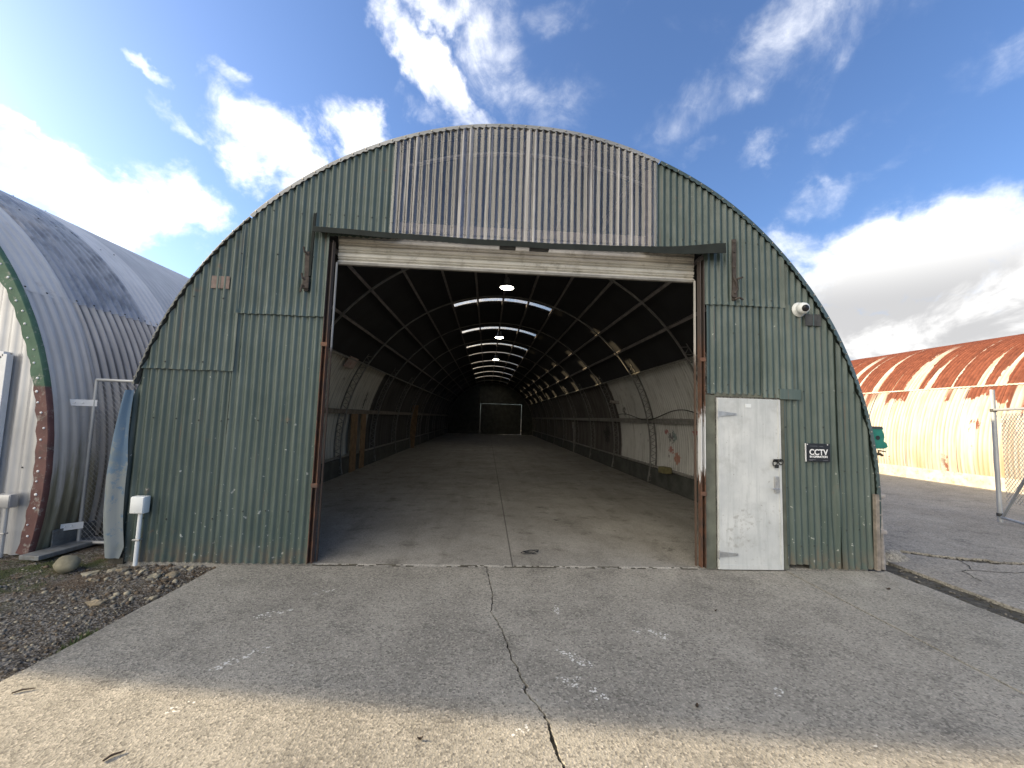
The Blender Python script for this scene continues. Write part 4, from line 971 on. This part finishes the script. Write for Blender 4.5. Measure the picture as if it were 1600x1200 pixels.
DW = vm('ADD', D_, vm('ADD', vm('MULTIPLY', vm('SUBTRACT', wa, (.5, .5, .5)), (.13, .13, .13)), vm('MULTIPLY', vm('SUBTRACT', wb, (.5, .5, .5)), (.12, .12, .12))))
tot = None
for c in CL:
    u = n.dot(DW, c[0:3]); w = n.dot(DW, c[3:6])
    q = n.m('MULTIPLY_ADD', u, u, n.m('MULTIPLY', w, w))
    k = n.ss(q, 2.6, -.5, 0, c[6])
    tot = k if tot is None else n.m('MAXIMUM', tot, k)
Z = n.xyz(D_)
fill_deck = n.m('MULTIPLY', n.m('MULTIPLY', n.ss(n.dot(D_, tuple(Vector((-.72, -.66, .30)).normalized())), .35, .9), n.ss(Z[2], -.02, .08)), n.ss(Z[1], .02, -.15))  # added unseen cloud deck behind the camera, fill light for facade and interior
f1 = n.noise(6.5, 10, .64, D_, .5); f2 = n.noise(3.0, 6, .6, n.scale(D_, 1, 1, 1.6, (3, 1, 2)), .3)
f3 = n.noise(1, 7, .6, n.scale(vm('ADD', D_, vm('MULTIPLY', wa, (.2, .2, .2))), 9, 14, 22), .3)
dens = n.m('ADD', tot, n.m('ADD', n.m('MULTIPLY', n.m('ADD', f1, -.5), 1.9), n.m('MULTIPLY', n.m('ADD', f3, -.5), .9)))
thin = n.m('POWER', n.ss(dens, .30, 1.35), 1.25)
Xd = n.xyz(D_)
thin_b = n.m('POWER', n.ss(dens, .02, 1.75), 1.7)
side = n.m('MULTIPLY', n.ss(Xd[0], -.2, .12), n.ss(Xd[2], .30, .42))
thin = n.m('ADD', n.m('MULTIPLY', thin, n.m('SUBTRACT', 1, side)), n.m('MULTIPLY', thin_b, side))
shade = n.m('MULTIPLY', n.ss(n.m('ADD', f2, n.m('MULTIPLY', n.m('ADD', f1, -.5), .5)), .27, .52), n.m('MULTIPLY', n.ss(Z[0], .36, .62), n.ss(Z[2], .40, .22)))
ccol = n.mix(shade, (9.5, 9.4, 9.2), (3.5, 3.5, 3.55))
skc = n.mix(1, sky.outputs[0], (.86, 1.02, 1.30), 'MULTIPLY')
col = n.mix(thin, skc, ccol)
col = n.mix(n.m('MULTIPLY', fill_deck, n.ss(f1, .25, .55, .55, 1)), col, (19.0, 17.5, 14.9))
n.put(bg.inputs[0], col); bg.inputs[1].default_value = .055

sl = bpy.data.lights.new('sun', 'SUN'); sl.energy = 3.35; sl.angle = R_(.7); sl.color = (1, .81, .53)
so = bpy.data.objects.new('sun', sl); COL.objects.link(so); so.rotation_euler = SUN.to_track_quat('Z', 'Y').to_euler(); so.location = (-20, 5, 12)

# ------------------------------------------------------------------ camera
cam = bpy.data.cameras.new('camera'); cam.sensor_width = 36; cam.lens = 36 * 640 / 1600; cam.clip_end = 2000; cam.clip_start = .05
co = bpy.data.objects.new('camera', cam); COL.objects.link(co); sc.camera = co
yaw, pit, rol = -0.05765766, 0.08213335, 0.03127082
f = Vector((-math.sin(yaw) * math.cos(pit), math.cos(yaw) * math.cos(pit), math.sin(pit)))
r0 = Vector((math.cos(yaw), math.sin(yaw), 0)); u0 = r0.cross(f)
r = math.cos(rol) * r0 + math.sin(rol) * u0; u = -math.sin(rol) * r0 + math.cos(rol) * u0
co.matrix_world = Matrix(((r.x, u.x, -f.x, 0), (r.y, u.y, -f.y, -4.974), (r.z, u.z, -f.z, 1.75), (0, 0, 0, 1)))

sc.render.engine = 'CYCLES'
cy = sc.cycles; cy.use_denoising = True; cy.max_bounces = 8; cy.diffuse_bounces = 4; cy.glossy_bounces = 3; cy.transmission_bounces = 6; cy.transparent_max_bounces = 16
cy.caustics_reflective = False; cy.caustics_refractive = False; cy.sample_clamp_indirect = 8
vs = sc.view_settings; vs.view_transform = 'Standard'; vs.look = 'None'; vs.exposure = 1.85; vs.gamma = 1
sc.display_settings.display_device = 'sRGB'
